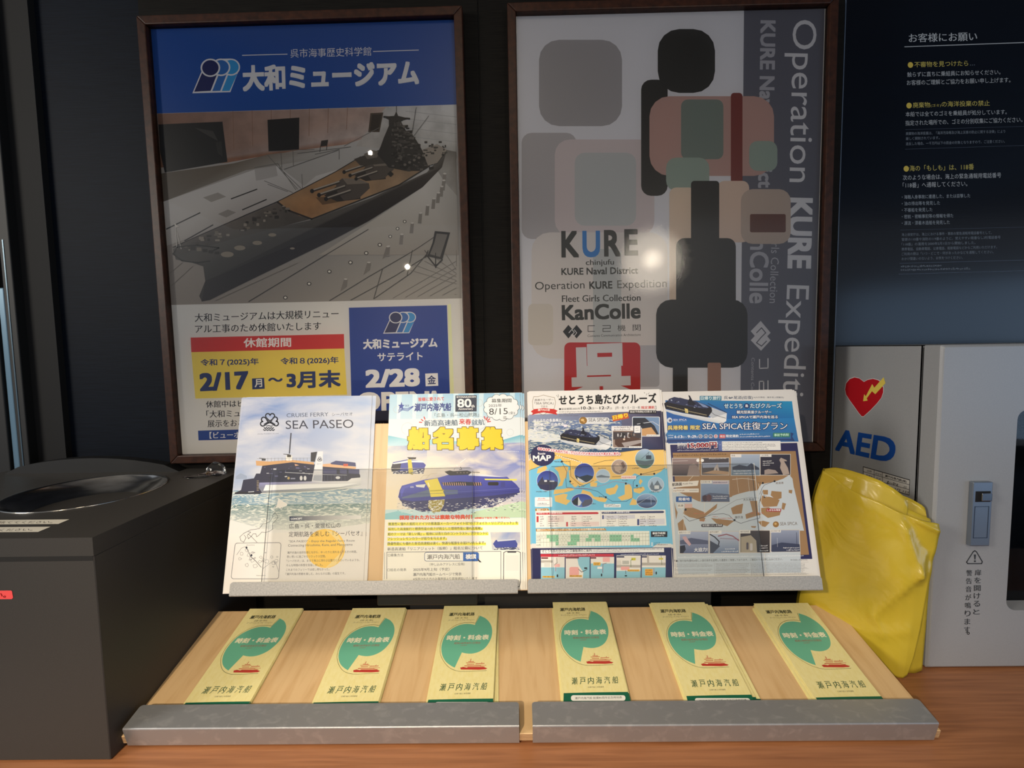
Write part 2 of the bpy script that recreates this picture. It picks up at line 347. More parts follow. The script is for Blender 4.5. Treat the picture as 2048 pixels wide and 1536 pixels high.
# ================================================================ poster on the left
def wall_sheet(x, z, wd, h, y=0): return fm((x, y, z), (1, 0, 0), (0, 0, 1))
def framed(name, label, X, Z, W, H, rot, glaz, part2):
    """frame with four mitred rails, backing sheet and glazing; X, Z = top-left corner of the visible sheet"""
    c, s = math.cos(rot), math.sin(rot)
    root = empty(name, mat=fm((X, -.001, Z), (c, 0, s), (-s, 0, c)))
    tag(root, label, 'framed poster', 'framed posters on the wall')
    fw, t = .0165, .021
    pf = MT['framewood']
    def rail(p): 
        mb = MB(); mb.prism(p, 2, 0, t); o = mb.build('frame_rail', pf, root)
        bv = o.modifiers.new('bevel', 'BEVEL'); bv.width = .0018; bv.segments = 2
    rail([(-fw, fw), (W+fw, fw), (W, 0), (0, 0)]); rail([(-fw, -H-fw), (0, -H), (W, -H), (W+fw, -H-fw)])
    rail([(-fw, fw), (0, 0), (0, -H), (-fw, -H-fw)]); rail([(W+fw, fw), (W+fw, -H-fw), (W, -H), (W, 0)])
    MB().box((-fw*.6, -H-fw*.6, .0002), (W+fw*.6, fw*.6, .004)).build('backing_board', MT['black'], root)
    sh = MB().box((.0003, -H+.0003, .0041), (W-.0003, -.0003, .0065)).build('poster_sheet', MT['paper'], root)
    g = MB(); vs = [g.bm.verts.new(p) for p in ((0, -H, .0125), (W, -H, .0125), (W, 0, .0125), (0, 0, .0125))]; g.bm.faces.new(vs)
    g.build('glazing', MT[glaz], root)
    return root, sh
P1W, P1H = .594, .841
root1, sheet1 = framed('framed_poster', 'walnut-framed museum poster with a blue heading and a battleship picture', -.7119, 1.1842, P1W, P1H, .0061, 'glazing', None)
S1 = Sheet(root1.matrix_world @ Matrix.Translation((0, -P1H, .00655)), P1W, P1H)
S1.geo = .00004
a = zf(280, 0, 3.0118); b = zf(280, 480, 2.8444)
H = Pen(S1, 'picture')
H.poly([(301.5, 58), (909, 36.5), (914.5, 209), (313, 227)], (8, 74, 158))
H.poly([(313, 227), (914.5, 209), (923.5, 596.7), (340, 610)], [(160, 158, 158), (196, 198, 202), (160, 156, 150), (150, 140, 130)])
H.tr = a
H.matk = 'ink'
H.poly([(105, 685), (1500, 645), (1480, 790), (1240, 870), (960, 905), (770, 935), (525, 980), (108, 1010)], [(128, 92, 74), (190, 168, 160), (198, 186, 184), (170, 130, 112), (150, 108, 86), (146, 102, 80), (140, 96, 74), (120, 84, 64)], 'ink_soft')
H.poly([(1480, 647), (1905, 632), (1915, 1000), (1830, 900), (1500, 900), (1300, 880)], [(190, 190, 192), (206, 208, 212), (180, 178, 176), (190, 190, 190), (186, 186, 188), (184, 180, 178)], 'ink_soft')
for k in range(7): H.line([(560+k*115, 670-k*4), (566+k*113, 900-k*20)], 3, (126, 96, 80))
for y in (700, 745, 800, 850): H.line([(1600, y-30), (1905, y+5)], 3, (160, 162, 166))
H.poly([(118, 1045), (560, 985), (775, 930), (1000, 905), (1230, 880), (1050, 960), (640, 1025), (135, 1215)], [(92, 84, 74), (104, 94, 82), (120, 110, 100), (150, 146, 142), (178, 178, 178), (160, 158, 156), (128, 122, 114), (96, 90, 82)])
H.poly([(110, 750), (497, 733), (527, 975), (150, 1040), (122, 920)], (22, 21, 20)); H.poly([(330, 770), (440, 790), (470, 850), (380, 800)], (58, 56, 54)); H.poly([(455, 860), (492, 850), (498, 945), (470, 925)], (44, 42, 40))
H.poly([(768, 722), (960, 708), (958, 900), (775, 912)], (24, 22, 21)); H.poly([(1388, 682), (1466, 678), (1443, 796), (1375, 796)], (70, 58, 48)); H.poly([(1398, 692), (1456, 689), (1436, 785), (1386, 785)], (44, 36, 30))
H.poly([(1092, 848), (1134, 842), (1128, 878), (1086, 884)], (48, 46, 44)); H.line([(1086, 884), (1084, 914)], 4, (40, 38, 36)); H.line([(1126, 880), (1124, 905)], 4, (40, 38, 36))
H.poly([(140, 1215), (690, 1022), (830, 1000), (990, 1120), (1060, 1060), (1200, 1020), (830, 1220), (640, 1300), (330, 1425), (160, 1480)], [(186, 184, 184), (196, 195, 196), (200, 200, 202), (180, 178, 178), (190, 190, 190), (196, 196, 198), (170, 166, 164), (168, 162, 160), (160, 154, 150), (176, 172, 168)])
for p in (((550, 1198), (705, 1140)), ((618, 1264), (762, 1202)), ((160, 1380), (362, 1282)), ((270, 1450), (440, 1355))): H.line(p, 7, (46, 44, 42))
for p in (((690, 1010), (830, 985), (940, 1145)), ((750, 1090), (920, 1160)), ((770, 1110), (890, 1155)), ((840, 1010), (975, 1140)), ((770, 935), (950, 1140)), ((775, 912), (1050, 900)), ((850, 920), (855, 1010)), ((922, 905), (925, 1000)), ((870, 1020), (1195, 905)), ((975, 1050), (980, 1140)), ((1055, 930), (1200, 900), (1200, 960)), ((1230, 880), (1440, 770)), ((950, 925), (1270, 885))): H.line(p, 3.5, (104, 102, 100))
H.poly([(690, 1018), (820, 1000), (830, 1060), (700, 1090)], (168, 166, 166)); H.poly([(380, 1190), (470, 1160), (520, 1185), (430, 1218)], (150, 146, 142)); H.poly([(470, 1290), (530, 1262), (580, 1280), (520, 1310)], (140, 136, 132))
# hall floor right of the ship
H.poly([(1080, 1536), (1400, 1330), (1700, 1130), (1850, 905), (1910, 960), (1920, 1536)], [(176, 168, 158), (192, 188, 182), (204, 202, 200), (190, 190, 190), (180, 180, 180), (150, 144, 138)])
H.poly([(1780, 1010), (1850, 905), (1905, 915), (1910, 1180), (1830, 1090)], [(160, 158, 156), (120, 116, 112), (116, 112, 108), (150, 146, 142), (176, 174, 172)], 'ink_soft')
H.tr = None
# ship: hull side, deck, turrets, tower
H.poly([(347, 500), (450, 478), (622, 440), (745, 395), (854, 345), (894, 300), (884, 335), (845, 375), (738, 442), (666, 480), (540, 540), (450, 585), (420, 600), (404, 603), (399, 592), (411, 562), (407, 533), (383, 525), (352, 519)],
       [(70, 68, 66), (96, 94, 90), (92, 90, 88), (94, 90, 86), (88, 84, 80), (84, 82, 80), (50, 44, 42), (44, 38, 36), (42, 36, 34), (40, 34, 32), (44, 38, 36), (50, 44, 40), (58, 52, 48), (64, 58, 52), (60, 54, 50), (60, 56, 52), (70, 68, 64), (84, 80, 74), (80, 78, 74)], 'ink')
H.poly([(411, 562), (560, 500), (745, 425), (845, 365), (738, 442), (666, 480), (450, 585), (420, 600), (404, 603)], (44, 37, 35))
for x, y, r in ((545, 470, 5), (515, 486, 6), (480, 496, 7), (455, 509, 8), (585, 497, 3)): H.ell(x, y, r*1.6, r*.7, (150, 140, 126))
H.tr = a
H.poly([(200, 1500), (340, 1425), (640, 1300), (830, 1220), (1030, 1318), (560, 1440), (250, 1532), (205, 1528)], [(100, 96, 90), (110, 104, 98), (112, 104, 98), (104, 96, 90), (90, 84, 78), (92, 88, 82), (80, 76, 70), (80, 76, 72)], 'ink_soft')
H.poly([(830, 1218), (1180, 1035), (1330, 950), (1500, 930), (1745, 1000), (1560, 1115), (1035, 1320), (960, 1300)], [(172, 136, 98), (160, 128, 94), (130, 108, 84), (120, 100, 80), (140, 118, 94), (176, 148, 118), (182, 140, 98), (178, 132, 86)], 'ink_soft')
H.line([(830, 1218), (900, 1270), (1035, 1320)], 10, (48, 42, 38)); H.line([(1035, 1320), (1560, 1115), (1745, 1000)], 7, (52, 48, 44)); H.line([(200, 1490), (640, 1295), (830, 1215), (1180, 1035), (1330, 945)], 5, (44, 40, 38))
R = random.Random(3)
for k in range(46):
    t = R.random(); x = 260+t*620; y = 1490-t*240+R.uniform(-26, 30); H.rrect(x, y, x+R.uniform(8, 30), y+R.uniform(6, 20), 3, R.choice([(58, 54, 50), (130, 122, 112), (76, 70, 64), (150, 142, 132)]))
H.poly([(1060, 1190), (1200, 1180), (1300, 1170), (1240, 1210), (1100, 1235)], (110, 84, 58))
def turret(ox, oy, s):
    q = lambda x, y: (ox+x*s, oy+y*s)
    H.poly([q(-20, 60), q(60, 95), q(200, 80), q(190, 20), q(60, 0)], (52, 46, 42))
    H.poly([q(50, -15), q(90, -45), q(190, -40), q(250, -15), q(255, 15), q(190, 75), q(100, 90), q(60, 40)], (84, 76, 70)); H.poly([q(90, -45), q(190, -40), q(250, -15), q(120, -8)], (128, 118, 108))
    for i in range(3):
        H.line([q(-90+i*42, 30+i*24), q(70+i*34, -22+i*26)], 17*s, (60, 54, 50)); H.line([q(-90+i*42, 26+i*24), q(70+i*34, -26+i*26)], 8*s, (168, 160, 150)); H.ell(ox+(-92+i*42)*s, oy+(32+i*24)*s, 12*s, 13*s, (40, 36, 34))
turret(1130, 1120, 1); turret(1310, 1010, .86)
H.poly([(1290, 960), (1440, 905), (1500, 930), (1490, 985), (1330, 1000)], (70, 64, 58)); H.poly([(1350, 930), (1400, 905), (1440, 915), (1430, 950), (1370, 960)], (108, 102, 94))
tower = [(1500, 1010), (1430, 930), (1452, 880), (1470, 830), (1500, 760), (1500, 722), (1470, 705), (1532, 700), (1545, 672), (1556, 700), (1625, 716), (1572, 728), (1590, 770), (1612, 800), (1640, 810), (1668, 850), (1700, 905), (1732, 960), (1736, 1000), (1700, 1030), (1600, 1030)]
H.poly(tower, (44, 41, 40))
for k in range(210):
    t = R.random(); x = 1545+t*70+R.uniform(-85, 110)*(.3+t); y = 735+t*285+R.uniform(-24, 16)
    H.rrect(x, y, x+R.uniform(8, 34), y+R.uniform(5, 16), 2, R.choice([(24, 22, 22), (70, 66, 64), (96, 92, 88), (34, 32, 30)]))
for k in range(5): H.ell(1600+k*28, 1000-k*14, 20, 20, (30, 28, 27)); H.ell(1597+k*28, 994-k*14, 9, 8, (112, 106, 100))
H.line([(1470, 705), (1625, 716)], 9, (34, 32, 31)); H.line([(1545, 672), (1545, 640)], 4, (40, 38, 36)); H.line([(1640, 800), (1665, 650)], 3, (70, 68, 66)); H.line([(1650, 820), (1740, 700)], 2.5, (90, 88, 86))
H.poly([(1700, 905), (1790, 870), (1850, 905), (1790, 985), (1736, 1000)], (150, 142, 134)); 
for k in range(22): x = 1690+R.random()*150; y = 850+R.random()*90; H.rrect(x, y, x+R.uniform(6, 26), y+R.uniform(4, 14), 2, R.choice([(40, 38, 36), (90, 86, 82), (60, 56, 54)]))
H.poly([(1490, 1050), (1510, 1030), (1530, 1050), (1512, 1068)], (40, 38, 36))
for x, y in ((1835, 1075), (1830, 1115), (1818, 1152), (1798, 1190), (1770, 1225), (1733, 1265), (1690, 1312), (1640, 1372), (1577, 1440), (1497, 1512)): H.poly([(x-9, y-28), (x+11, y-28), (x+6, y+34), (x-16, y+34)], (136, 132, 128)); H.ell(x+1, y-28, 10, 5, (206, 204, 200))
for x, y in ((1595, 1335), (1552, 1378), (1508, 1425), (1444, 1475), (1362, 1525)): H.ell(x, y, 11, 10, (90, 88, 84)); H.ell(x, y, 6, 6, (240, 238, 230))
H.line([(225, 1400), (250, 1500)], 4, (200, 196, 190)); H.line([(215, 1345), (225, 1500)], 4, (206, 204, 200)); H.poly([(208, 1345), (240, 1368), (216, 1372)], (210, 206, 200))
H.tr = b
for x, y in ((1410, 60), (1302, 150), (1170, 245)): H.poly([(x-8, y-22), (x+12, y-22), (x+6, y+20), (x-30, y+48)], (128, 122, 116)); H.ell(x+1, y-22, 10, 4, (206, 202, 196))
for x, y in ((1365, 28), (1288, 75), (1198, 128), (1078, 180), (963, 249), (828, 328)): H.ell(x, y, 13, 11, (84, 80, 76)); H.ell(x, y, 7, 6, (240, 236, 226))
for p in (((1080, 345), (1300, 210), (1560, 60), (1680, -20)), ((1200, 342), (1450, 205), (1650, 80)), ((1330, 335), (1540, 190), (1640, 70)), ((1380, 165), (1330, 335)), ((1550, 60), (1520, 200)), ((1620, 60), (1640, 85)), ((620, 350), (1050, 90), (1300, -60))): H.line(p, 4, (70, 66, 62))
for k in range(6): H.line([(1440+k*70, 330-k*4), (1800, 120+k*38)], 2.5, (128, 122, 116)); H.line([(1500+k*60, 160-k*20), (1800, 250-k*20)], 2.5, (132, 126, 120))
for p in (((430, 345), (900, 130)), ((170, 190), (240, 130)), ((180, 260), (300, 150))): H.line(p, 3, (138, 130, 120))
H.poly([(1665, 15), (1678, -50), (1765, -42), (1720, 112), (1636, 92)], (40, 38, 36)); H.poly([(1675, 18), (1688, -36), (1750, -30), (1708, 98), (1650, 82)], (120, 116, 112)); H.line([(1636, 92), (1682, 150), (1720, 112)], 7, (36, 34, 32)); H.line([(1682, 75), (1682, 158)], 5, (36, 34, 32)); H.line([(1625, 100), (1640, 60)], 5, (36, 34, 32))
# bow plate and anchor gear
for p in (((190, 80), (215, 40), (330, 30), (450, 45), (420, 60)), ((190, 80), (240, 118), (330, 130), (400, 120))): H.line(p, 7, (46, 44, 40))
for k in range(5): H.rrect(290+k*34, 35+k*8, 318+k*34, 58+k*6, 4, R.choice([(130, 122, 110), (60, 56, 52)]))
# --- lower white part
W1 = Pen(S1, 'picture', b)
W1.poly([(288, 555), (1160, 535), (1162, 617), (292, 638)], (212, 40, 32)); W1.poly([(292, 638), (1162, 617), (1178, 880), (315, 902)], (246, 222, 92))
W1.poly([(1188, 385), (1746, 371), (1766, 968), (1205, 985)], (10, 60, 156)); W1.poly([(1205, 975), (1766, 958), (1770, 1090), (1210, 1110)], (18, 28, 66))
W1.poly([(1750, 365), (1768, 365), (1790, 990), (1768, 1010)], (236, 240, 190)); W1.poly([(330, 1085), (900, 1068), (902, 1125), (333, 1140)], (26, 66, 150))
W1.poly([(637, 788), (706, 784), (710, 846), (639, 850)], (34, 52, 112)); W1.poly([(1622, 760), (1694, 757), (1697, 829), (1625, 832)], (250, 250, 250))
def logo(pen, f):
    old = pen.tr; pen.tr = f
    w_, dk, md, lt = (225, 226, 230), (20, 30, 92), (40, 104, 180), (44, 150, 214)
    pen.poly([(110, 240), (265, 160), (350, 158), (425, 235), (345, 445), (20, 455)], w_)
    pen.poly([(106, 275), (232, 290), (176, 434), (36, 442)], dk); pen.poly([(244, 300), (312, 296), (258, 434), (190, 436)], md); pen.poly([(326, 298), (404, 290), (338, 434), (272, 436)], lt)
    pen.ell(350, 232, 78, 73, w_); pen.ell(350, 232, 66, 61, lt); pen.ell(265, 234, 80, 75, w_); pen.ell(265, 234, 67, 62, md); pen.ell(175, 238, 84, 78, w_); pen.ell(175, 238, 70, 65, dk)
    pen.tr = old
logo(W1, zf(380, 80, 4.2667))
logo(W1, affine(((20, 455), (345, 445), (175, 160)), (b(1383, 533), b(1532, 530), b(1455, 408))))
T1 = Pen(S1, 'lettering', zf(380, 80, 4.2667))
wh = (222, 224, 228)
T1.text('呉市海事歴史科学館', (858, 152), (1548, 134), 76, wh, .006); T1.line([(447, 131), (830, 121)], 7, wh); T1.line([(1565, 98), (1950, 86)], 7, wh)
T1.text('大和ミュージアム', (452, 440), (1955, 388), 222, wh, .042)
T1.tr = b; bk = (24, 24, 26); nv = (32, 50, 116); w2 = (250, 250, 250)
T1.text('大和ミュージアムは大規模リニュー', (312, 467), (1130, 443), 49, bk, .012); T1.text('アル工事のため休館いたします', (314, 531), (1030, 513), 49, bk, .012)
T1.text('休館期間', (590, 612), (860, 608), 54, w2, .02); T1.text('令和７(2025)年', (345, 722), (675, 715), 44, nv, .02); T1.text('令和８(2026)年', (800, 714), (1130, 707), 44, nv, .02)
T1.text('2/17', (342, 862), (620, 848), 104, nv, .04); T1.text('月', (653, 838), (696, 836), 46, w2, .02); T1.text('～', (730, 808), (812, 806), 24, nv, .03); T1.text('3月末', (835, 846), (1142, 838), 100, nv, .035)
T1.text('休館中はビュー', (375, 955), (678, 947), 40, bk, .012); T1.text('「大和ミュ', (378, 1012), (570, 1006), 42, bk, .012); T1.text('展示をおこ', (385, 1066), (590, 1060), 40, bk, .012); T1.text('【ビューポ', (396, 1131), (572, 1127), 40, w2, .015)
T1.text('大和ミュージアム', (1270, 622), (1692, 612), 58, w2, .04); T1.text('サテライト', (1352, 690), (1608, 683), 46, w2, .02); T1.text('2/28', (1284, 842), (1593, 832), 104, w2, .04); T1.text('金', (1636, 821), (1684, 819), 50, nv, .02)
T1.text('OPEN!', (1240, 975), (1690, 965), 108, w2, .04)
T1.micro((1230, 1058), (1740, 1045), 16, (190, 196, 210), 3)

# ================================================================ poster on the right
root2, sheet2 = framed('framed_poster', 'walnut-framed poster with dark and pink colour blocks and sideways lettering', .0007, 1.1909, P1W, P1H, .0007, 'glazing_bumpy', None)
S2 = Sheet(root2.matrix_world @ Matrix.Translation((0, -P1H, .00655)), P1W, P1H)
S2.geo = .00004
a = zf(1000, 0, 3.0118); b = zf(1000, 400, 3.0118)
H = Pen(S2, 'picture')
H.poly([(1033.5, 32.5), (1488, 20.5), (1479, 930), (1048, 930)], (206, 207, 216)); H.poly([(1488, 20.5), (1649.5, 17.5), (1622, 960), (1478.5, 960)], (92, 93, 106))
H.tr = a
T2 = Pen(S2, 'lettering', a); lt = (206, 207, 214); md = (164, 165, 176); kk = (44, 44, 38)
T2.text('Operation', (1719, 118), (1697, 1095), 190, lt, -.006); T2.text('KURE', (1738, 1190), (1728, 1617), 146, lt, .035)
T2.text('KURE Naval District', (1568, 122), (1553, 1132), 92, md, .03)
T2.tr = b
T2.text('Expedition', (1684, 510), (1652, 1395), 178, lt, -.006); T2.text('Fleet Girls Collection', (1641, 42), (1622, 620), 50, md, .006); T2.text('KanColle', (1508, 80), (1500, 622), 116, md, .02)
H.tr = a
# pale colour blocks (a plain stand-in for the printed artwork)
g1, g2, g3, g4 = (152, 150, 155), (194, 184, 188), (174, 178, 182), (204, 199, 199)
H.rrect(235, 240, 735, 760, 120, g1); H.rrect(130, 800, 460, 1440, 60, (168, 165, 170)); H.rrect(330, 840, 930, 1420, 90, g2); H.rrect(450, 920, 820, 1360, 60, g3)
H.rrect(190, 1400, 1010, 2160, 110, g4); H.rrect(560, 1500, 730, 2300, 30, g3); H.rrect(170, 1830, 320, 2080, 30, (196, 190, 184)); H.rrect(830, 2080, 960, 2330, 20, (172, 172, 180))
# strong colour blocks
dk = (40, 39, 37)
H.rrect(950, 175, 1295, 560, 130, dk); H.rrect(850, 480, 1010, 1180, 60, dk); H.rrect(900, 580, 1650, 1060, 120, (176, 142, 136)); H.rrect(1090, 600, 1345, 960, 40, (112, 124, 119)); H.rrect(1390, 560, 1460, 1180, 20, (116, 50, 44))
H.rrect(1000, 950, 1260, 1150, 60, (140, 156, 148)); H.rrect(1500, 850, 1670, 1030, 50, (140, 156, 148)); H.rrect(1020, 1130, 1180, 1900, 40, (210, 190, 172)); H.rrect(1310, 1090, 1500, 1460, 40, (204, 182, 168))
H.rrect(1450, 1140, 1750, 1470, 70, (176, 160, 150)); H.rrect(1505, 1290, 1720, 1400, 10, (96, 56, 44))
H.rrect(1150, 1090, 1320, 1700, 20, (36, 34, 31))
H.tr = b
H.rrect(1060, 230, 1420, 700, 50, (36, 34, 31)); H.rrect(940, 600, 1490, 1010, 90, (36, 34, 31)); H.rrect(1040, 980, 1130, 1230, 10, (42, 41, 40)); H.rrect(1250, 980, 1330, 1230, 10, (150, 112, 94))
# red seal block
H.rrect(387, 858, 845, 1230, 34, (178, 38, 40))
T2.tr = b
for cx, cy, sx, col, bg in ((1570, 818, 1, (190, 191, 200), (92, 93, 106)), (437, 793, .55, (30, 30, 30), (214, 214, 218))):
    if sx == 1: T2.poly([(1570, 728), (1630, 800), (1570, 860), (1510, 790)], col); T2.poly([(1572, 778), (1630, 845), (1572, 908), (1510, 845)], col); T2.line([(1545, 800), (1575, 770), (1600, 800), (1570, 830), (1545, 860), (1575, 880), (1605, 850)], 6, bg)
    else: T2.poly([(378, 793), (412, 752), (447, 793), (412, 834)], col); T2.poly([(427, 793), (461, 752), (496, 793), (461, 834)], col); T2.line([(415, 800), (432, 780), (448, 797), (428, 815), (445, 822), (462, 800), (448, 782)], 4, bg)
T2.line([(1563, 960), (1563, 1014), (1614, 1012), (1614, 955)], 6, lt); T2.line([(1614, 1088), (1614, 1145), (1588, 1146), (1588, 1092), (1562, 1092), (1562, 1146)], 6, lt); T2.text('Contents Communication', (1514, 950), (1508, 1330), 20, md)
for st, x0, x1, y, c in (('K', 370, 477, 347, kk), ('U', 497, 603, 346, (34, 116, 192)), ('R', 627, 727, 341, kk), ('E', 750, 832, 336, kk)): T2.text(st, (x0, y), (x1, y-1), 160, c, .03)
T2.text('chinjufu', (517, 403), (687, 400), 44, kk, .012); T2.text('KURE Naval District', (370, 453), (832, 444), 42, kk, .02); T2.text('Operation', (212, 556), (510, 548), 62, kk, -.008); T2.text('KURE', (538, 537), (677, 534), 46, kk, .025)
T2.text('Expedition', (707, 548), (1005, 540), 64, (96, 94, 90), -.008); T2.text('Fleet Girls Collection', (373, 616), (847, 608), 42, kk, .016); T2.text('KanColle', (373, 726), (847, 714), 94, kk, .03)
T2.line([(570, 757), (530, 758), (530, 792), (570, 791)], 4, kk); T2.line([(618, 757), (664, 756), (664, 773), (620, 774), (620, 792), (666, 791)], 4, kk); T2.text('機', (708, 790), (757, 789), 38, kk); T2.text('関', (800, 789), (847, 788), 38, kk); T2.text('Contents Communication Architecture', (527, 826), (847, 818), 15, kk)
T2.text('呉', (432, 1205), (790, 1195), 335, (196, 197, 204), .05)

# ================================================================ notice panel on the navy wall
pn = MB().box((.6395, WR+.0255, -.02), (1.75, WR+.0295, 1.7)).build('notice_panel', MT['panel'])
tag(pn, 'glossy navy wall panel printed with white and yellow passenger notices', 'notice panel')
S3 = Sheet(fm((.64, WR+.0254, 0), (1, 0, 0), (0, 0, 1)))
a = zf(1640, 0, 5.0196); b = zf(1640, 300, 5.0196)
T = Pen(S3, 'lettering', a); wt = (176, 182, 188); ye = (200, 186, 96); dm = (120, 130, 142)
T.text('お客様にお願い', (892, 428), (1578, 410), 92, wt, .012); T.line([(850, 470), (2300, 418)], 8, wt)
T.ell(908, 652, 27, 29, (214, 190, 84)); T.text('不審物を見つけたら', (948, 676), (1488, 662), 56, ye, .006); T.text('...', (1505, 656), (1556, 655), 6, dm)
T.text('触らずに直ちに乗組員にお知らせください。', (876, 774), (1812, 748), 50, wt, .002); T.text('お客様のご理解とご協力をお願い申し上げます。', (872, 857), (1912, 828), 52, wt, .002)
T.ell(894, 1060, 27, 29, (214, 190, 84)); T.text('廃棄物', (932, 1084), (1105, 1079), 56, ye, .006); T.text('(ゴミ)', (1110, 1078), (1215, 1075), 32, ye); T.text('の海洋投棄の禁止', (1222, 1074), (1704, 1062), 56, ye, .006)
T.text('本船では全てのゴミを乗組員が処分しています。', (860, 1172), (1875, 1148), 50, wt, .002); T.text('指定された場所での、ゴミの分別収集にご協力ください。', (858, 1262), (2032, 1226), 52, wt, .002)
T.line([(858, 1302), (2300, 1262)], 3, (70, 80, 96)); T.text('廃棄物の海洋投棄は、「海洋汚染等及び海上災害の防止に関する法律」により', (862, 1358), (1860, 1334), 32, dm); T.text('厳しく規制されています。', (862, 1408), (1200, 1398), 32, dm)
T.text('違反した場合、一千万円以下の罰金の対象となりますので、ご注意ください。', (862, 1460), (1855, 1434), 32, dm); T.line([(855, 1498), (2300, 1452)], 3, (70, 80, 96))
T.tr = b
T.ell(866, 188, 27, 29, (214, 190, 84)); T.text('海の「もしも」は、118番', (900, 215), (1545, 197), 60, ye, .006); T.text('次のような場合は、海上の緊急通報用電話番号', (832, 304), (1818, 278), 52, wt, .002); T.text('「118番」へ通報してください。', (832, 382), (1480, 364), 54, wt, .004)
for i, (st, x1) in enumerate((('・海難人身事故に遭遇した、または目撃した', 1508), ('・油の排出等を発見した', 1205), ('・不審船を発見した', 1128), ('・密航・密輸事犯等の情報を得た', 1338), ('・漂流・漂着木造船を発見した', 1303))):
    y = 493+i*65.5; T.text(st, (822, y), (x1, y-(x1-822)*.022), 40, (150, 160, 170), .002)
for i, (st, x1) in enumerate((('海上保安庁は、海上における事件・事故の緊急通報用電話番号として、', 1725), ('警察の110番や消防の119番のように、覚えやすい局番なし3桁電話番号', 1812), ('「118番」の運用を2000年5月1日から開始しました。', 1560), ('携帯電話、自動車電話、公衆電話、船舶電話などからご利用いただけます。', 1778), ('ご利用の際は「いつ・どこで・何があったかなどを通報してください。', 1742), ('おかけ間違いのないよう、お気をつけください。', 1432))):
    y = 866+i*48.5; T.text(st, (820, y), (x1, y-(x1-820)*.024), 31, dm)
T.line([(806, 804), (2300, 768)], 3, (70, 80, 96)); T.line([(800, 1138), (2300, 1098)], 3, (90, 104, 124)); T.micro((812, 1182), (1236, 1172), 22, dm, 1); T.micro((812, 1216), (1512, 1200), 22, dm, 2); T.line([(790, 1246), (2300, 1205)], 3, (90, 104, 124))
# ================================================================ brochure rack
def tiltm(x, y, z, t): return fm((x, y, z), (1, 0, 0), (0, math.cos(t), math.sin(t)))
LY, LZ, LT = -.3569, .0190, .2334
UY, UZ, UT = -.2921, .2088, 1.2944
rack = empty('brochure_rack', (0, -.24, 0)); tag(rack, 'two-tier wooden brochure rack with zinc lips standing on the counter', 'brochure rack')
def under(o, par, M): o.parent = par; o.matrix_world = M; o.matrix_parent_inverse = Matrix(); bpy.context.view_layer.update(); return o
def local(par, M): return par.matrix_world.inverted() @ M
def board(M, x0, x1, s1, s0=-.002, th=.0135):
    mb = MB().box((x0, s0, -th), (x1, s1, 0), .0008, 1); o = mb.build('shelf_board', MT['beech'], rack); o.matrix_local = local(rack, M)
    o.data.materials.append(MT['ply'])
    for f in o.data.polygons:
        if abs(f.normal.z) < .5: f.material_index = 1
    return o
bpy.context.view_layer.update()
LM, UM = tiltm(0, LY, LZ, LT), tiltm(0, UY, UZ, UT)
board(LM, -.571, .567, .232); board(UM, -.4425, .4385, .2355, -.0175)
def rplate(bm, x0, x1, y0, y1, z0, z1, r):
    """plate with rounded far corners (y1 side)"""
    pts = [(x0, y0), (x1, y0)]
    for cx, a0 in ((x1-r, 0), (x0+r, 90)):
        for k in range(7): t = math.radians(a0+15*k); pts.append((cx+r*math.cos(t), y1-r+r*math.sin(t)))
    A = [bm.verts.new((x, y, z0)) for x, y in pts]; B = [bm.verts.new((x, y, z1)) for x, y in pts]; n = len(pts)
    bm.faces.new(A[::-1]); bm.faces.new(B)
    for i in range(n): bm.faces.new((A[i], A[(i+1) % n], B[(i+1) % n], B[i]))
def lip(M, x0, x1, s0, s1, o0, o1, m, r=.0045, rb=.0022, th=.0014):
    mb = MB(); bm = mb.bm
    rplate(bm, x0, x1, s0+rb, s1, o1-th, o1, r)
    # bend and front plate
    prof = [(s0, o0), (s0, o1-rb)] + [(s0+rb-rb*math.cos(math.radians(a)), o1-rb+rb*math.sin(math.radians(a))) for a in (18, 36, 54, 72, 90)] + [(s0+rb, o1-th)] + [(s0+rb-(rb-th)*math.cos(math.radians(a)), o1-rb+(rb-th)*math.sin(math.radians(a))) for a in (60, 30)] + [(s0+th, o1-rb), (s0+th, o0)]
    mb.prism([(p[0], p[1]) for p in prof], 0, x0, x1)
    o = mb.build('metal_lip', m, rack); o.matrix_local = local(rack, M); return o
lip(LM, -.5634, -.0125, -.0035, .0325, -.0150, .016, MT['zinc']); lip(LM, .0062, .5591, -.0035, .0325, -.0150, .016, MT['zinc'])
lip(UM, -.4375, -.0115, -.0195, .0008, -.0145, .012, MT['alu']); lip(UM, .0030, .4320, -.0195, .0008, -.0145, .012, MT['alu'])
# clear retaining plates standing in the upper lips
for x0, x1 in ((-.3930, -.0786), (.0392, .3505)):
    mb = MB(); rplate(mb.bm, x0, x1, -.0165, .1640, .0080, .0084, .005)
    o = mb.build('clear_plate', MT['acrylic'], rack); o.matrix_local = local(rack, UM)
    e = MB()
    for (p0, p1) in (((x0, -.0165), (x0+.0006, .159)), ((x1-.0006, -.0165), (x1, .159)), ((x0+.004, .1634), (x1-.004, .1640))): e.box((p0[0], p0[1], .0079), (p1[0], p1[1], .0086))
    eo = e.build('plate_edge', MT['acrylic_edge'], o)
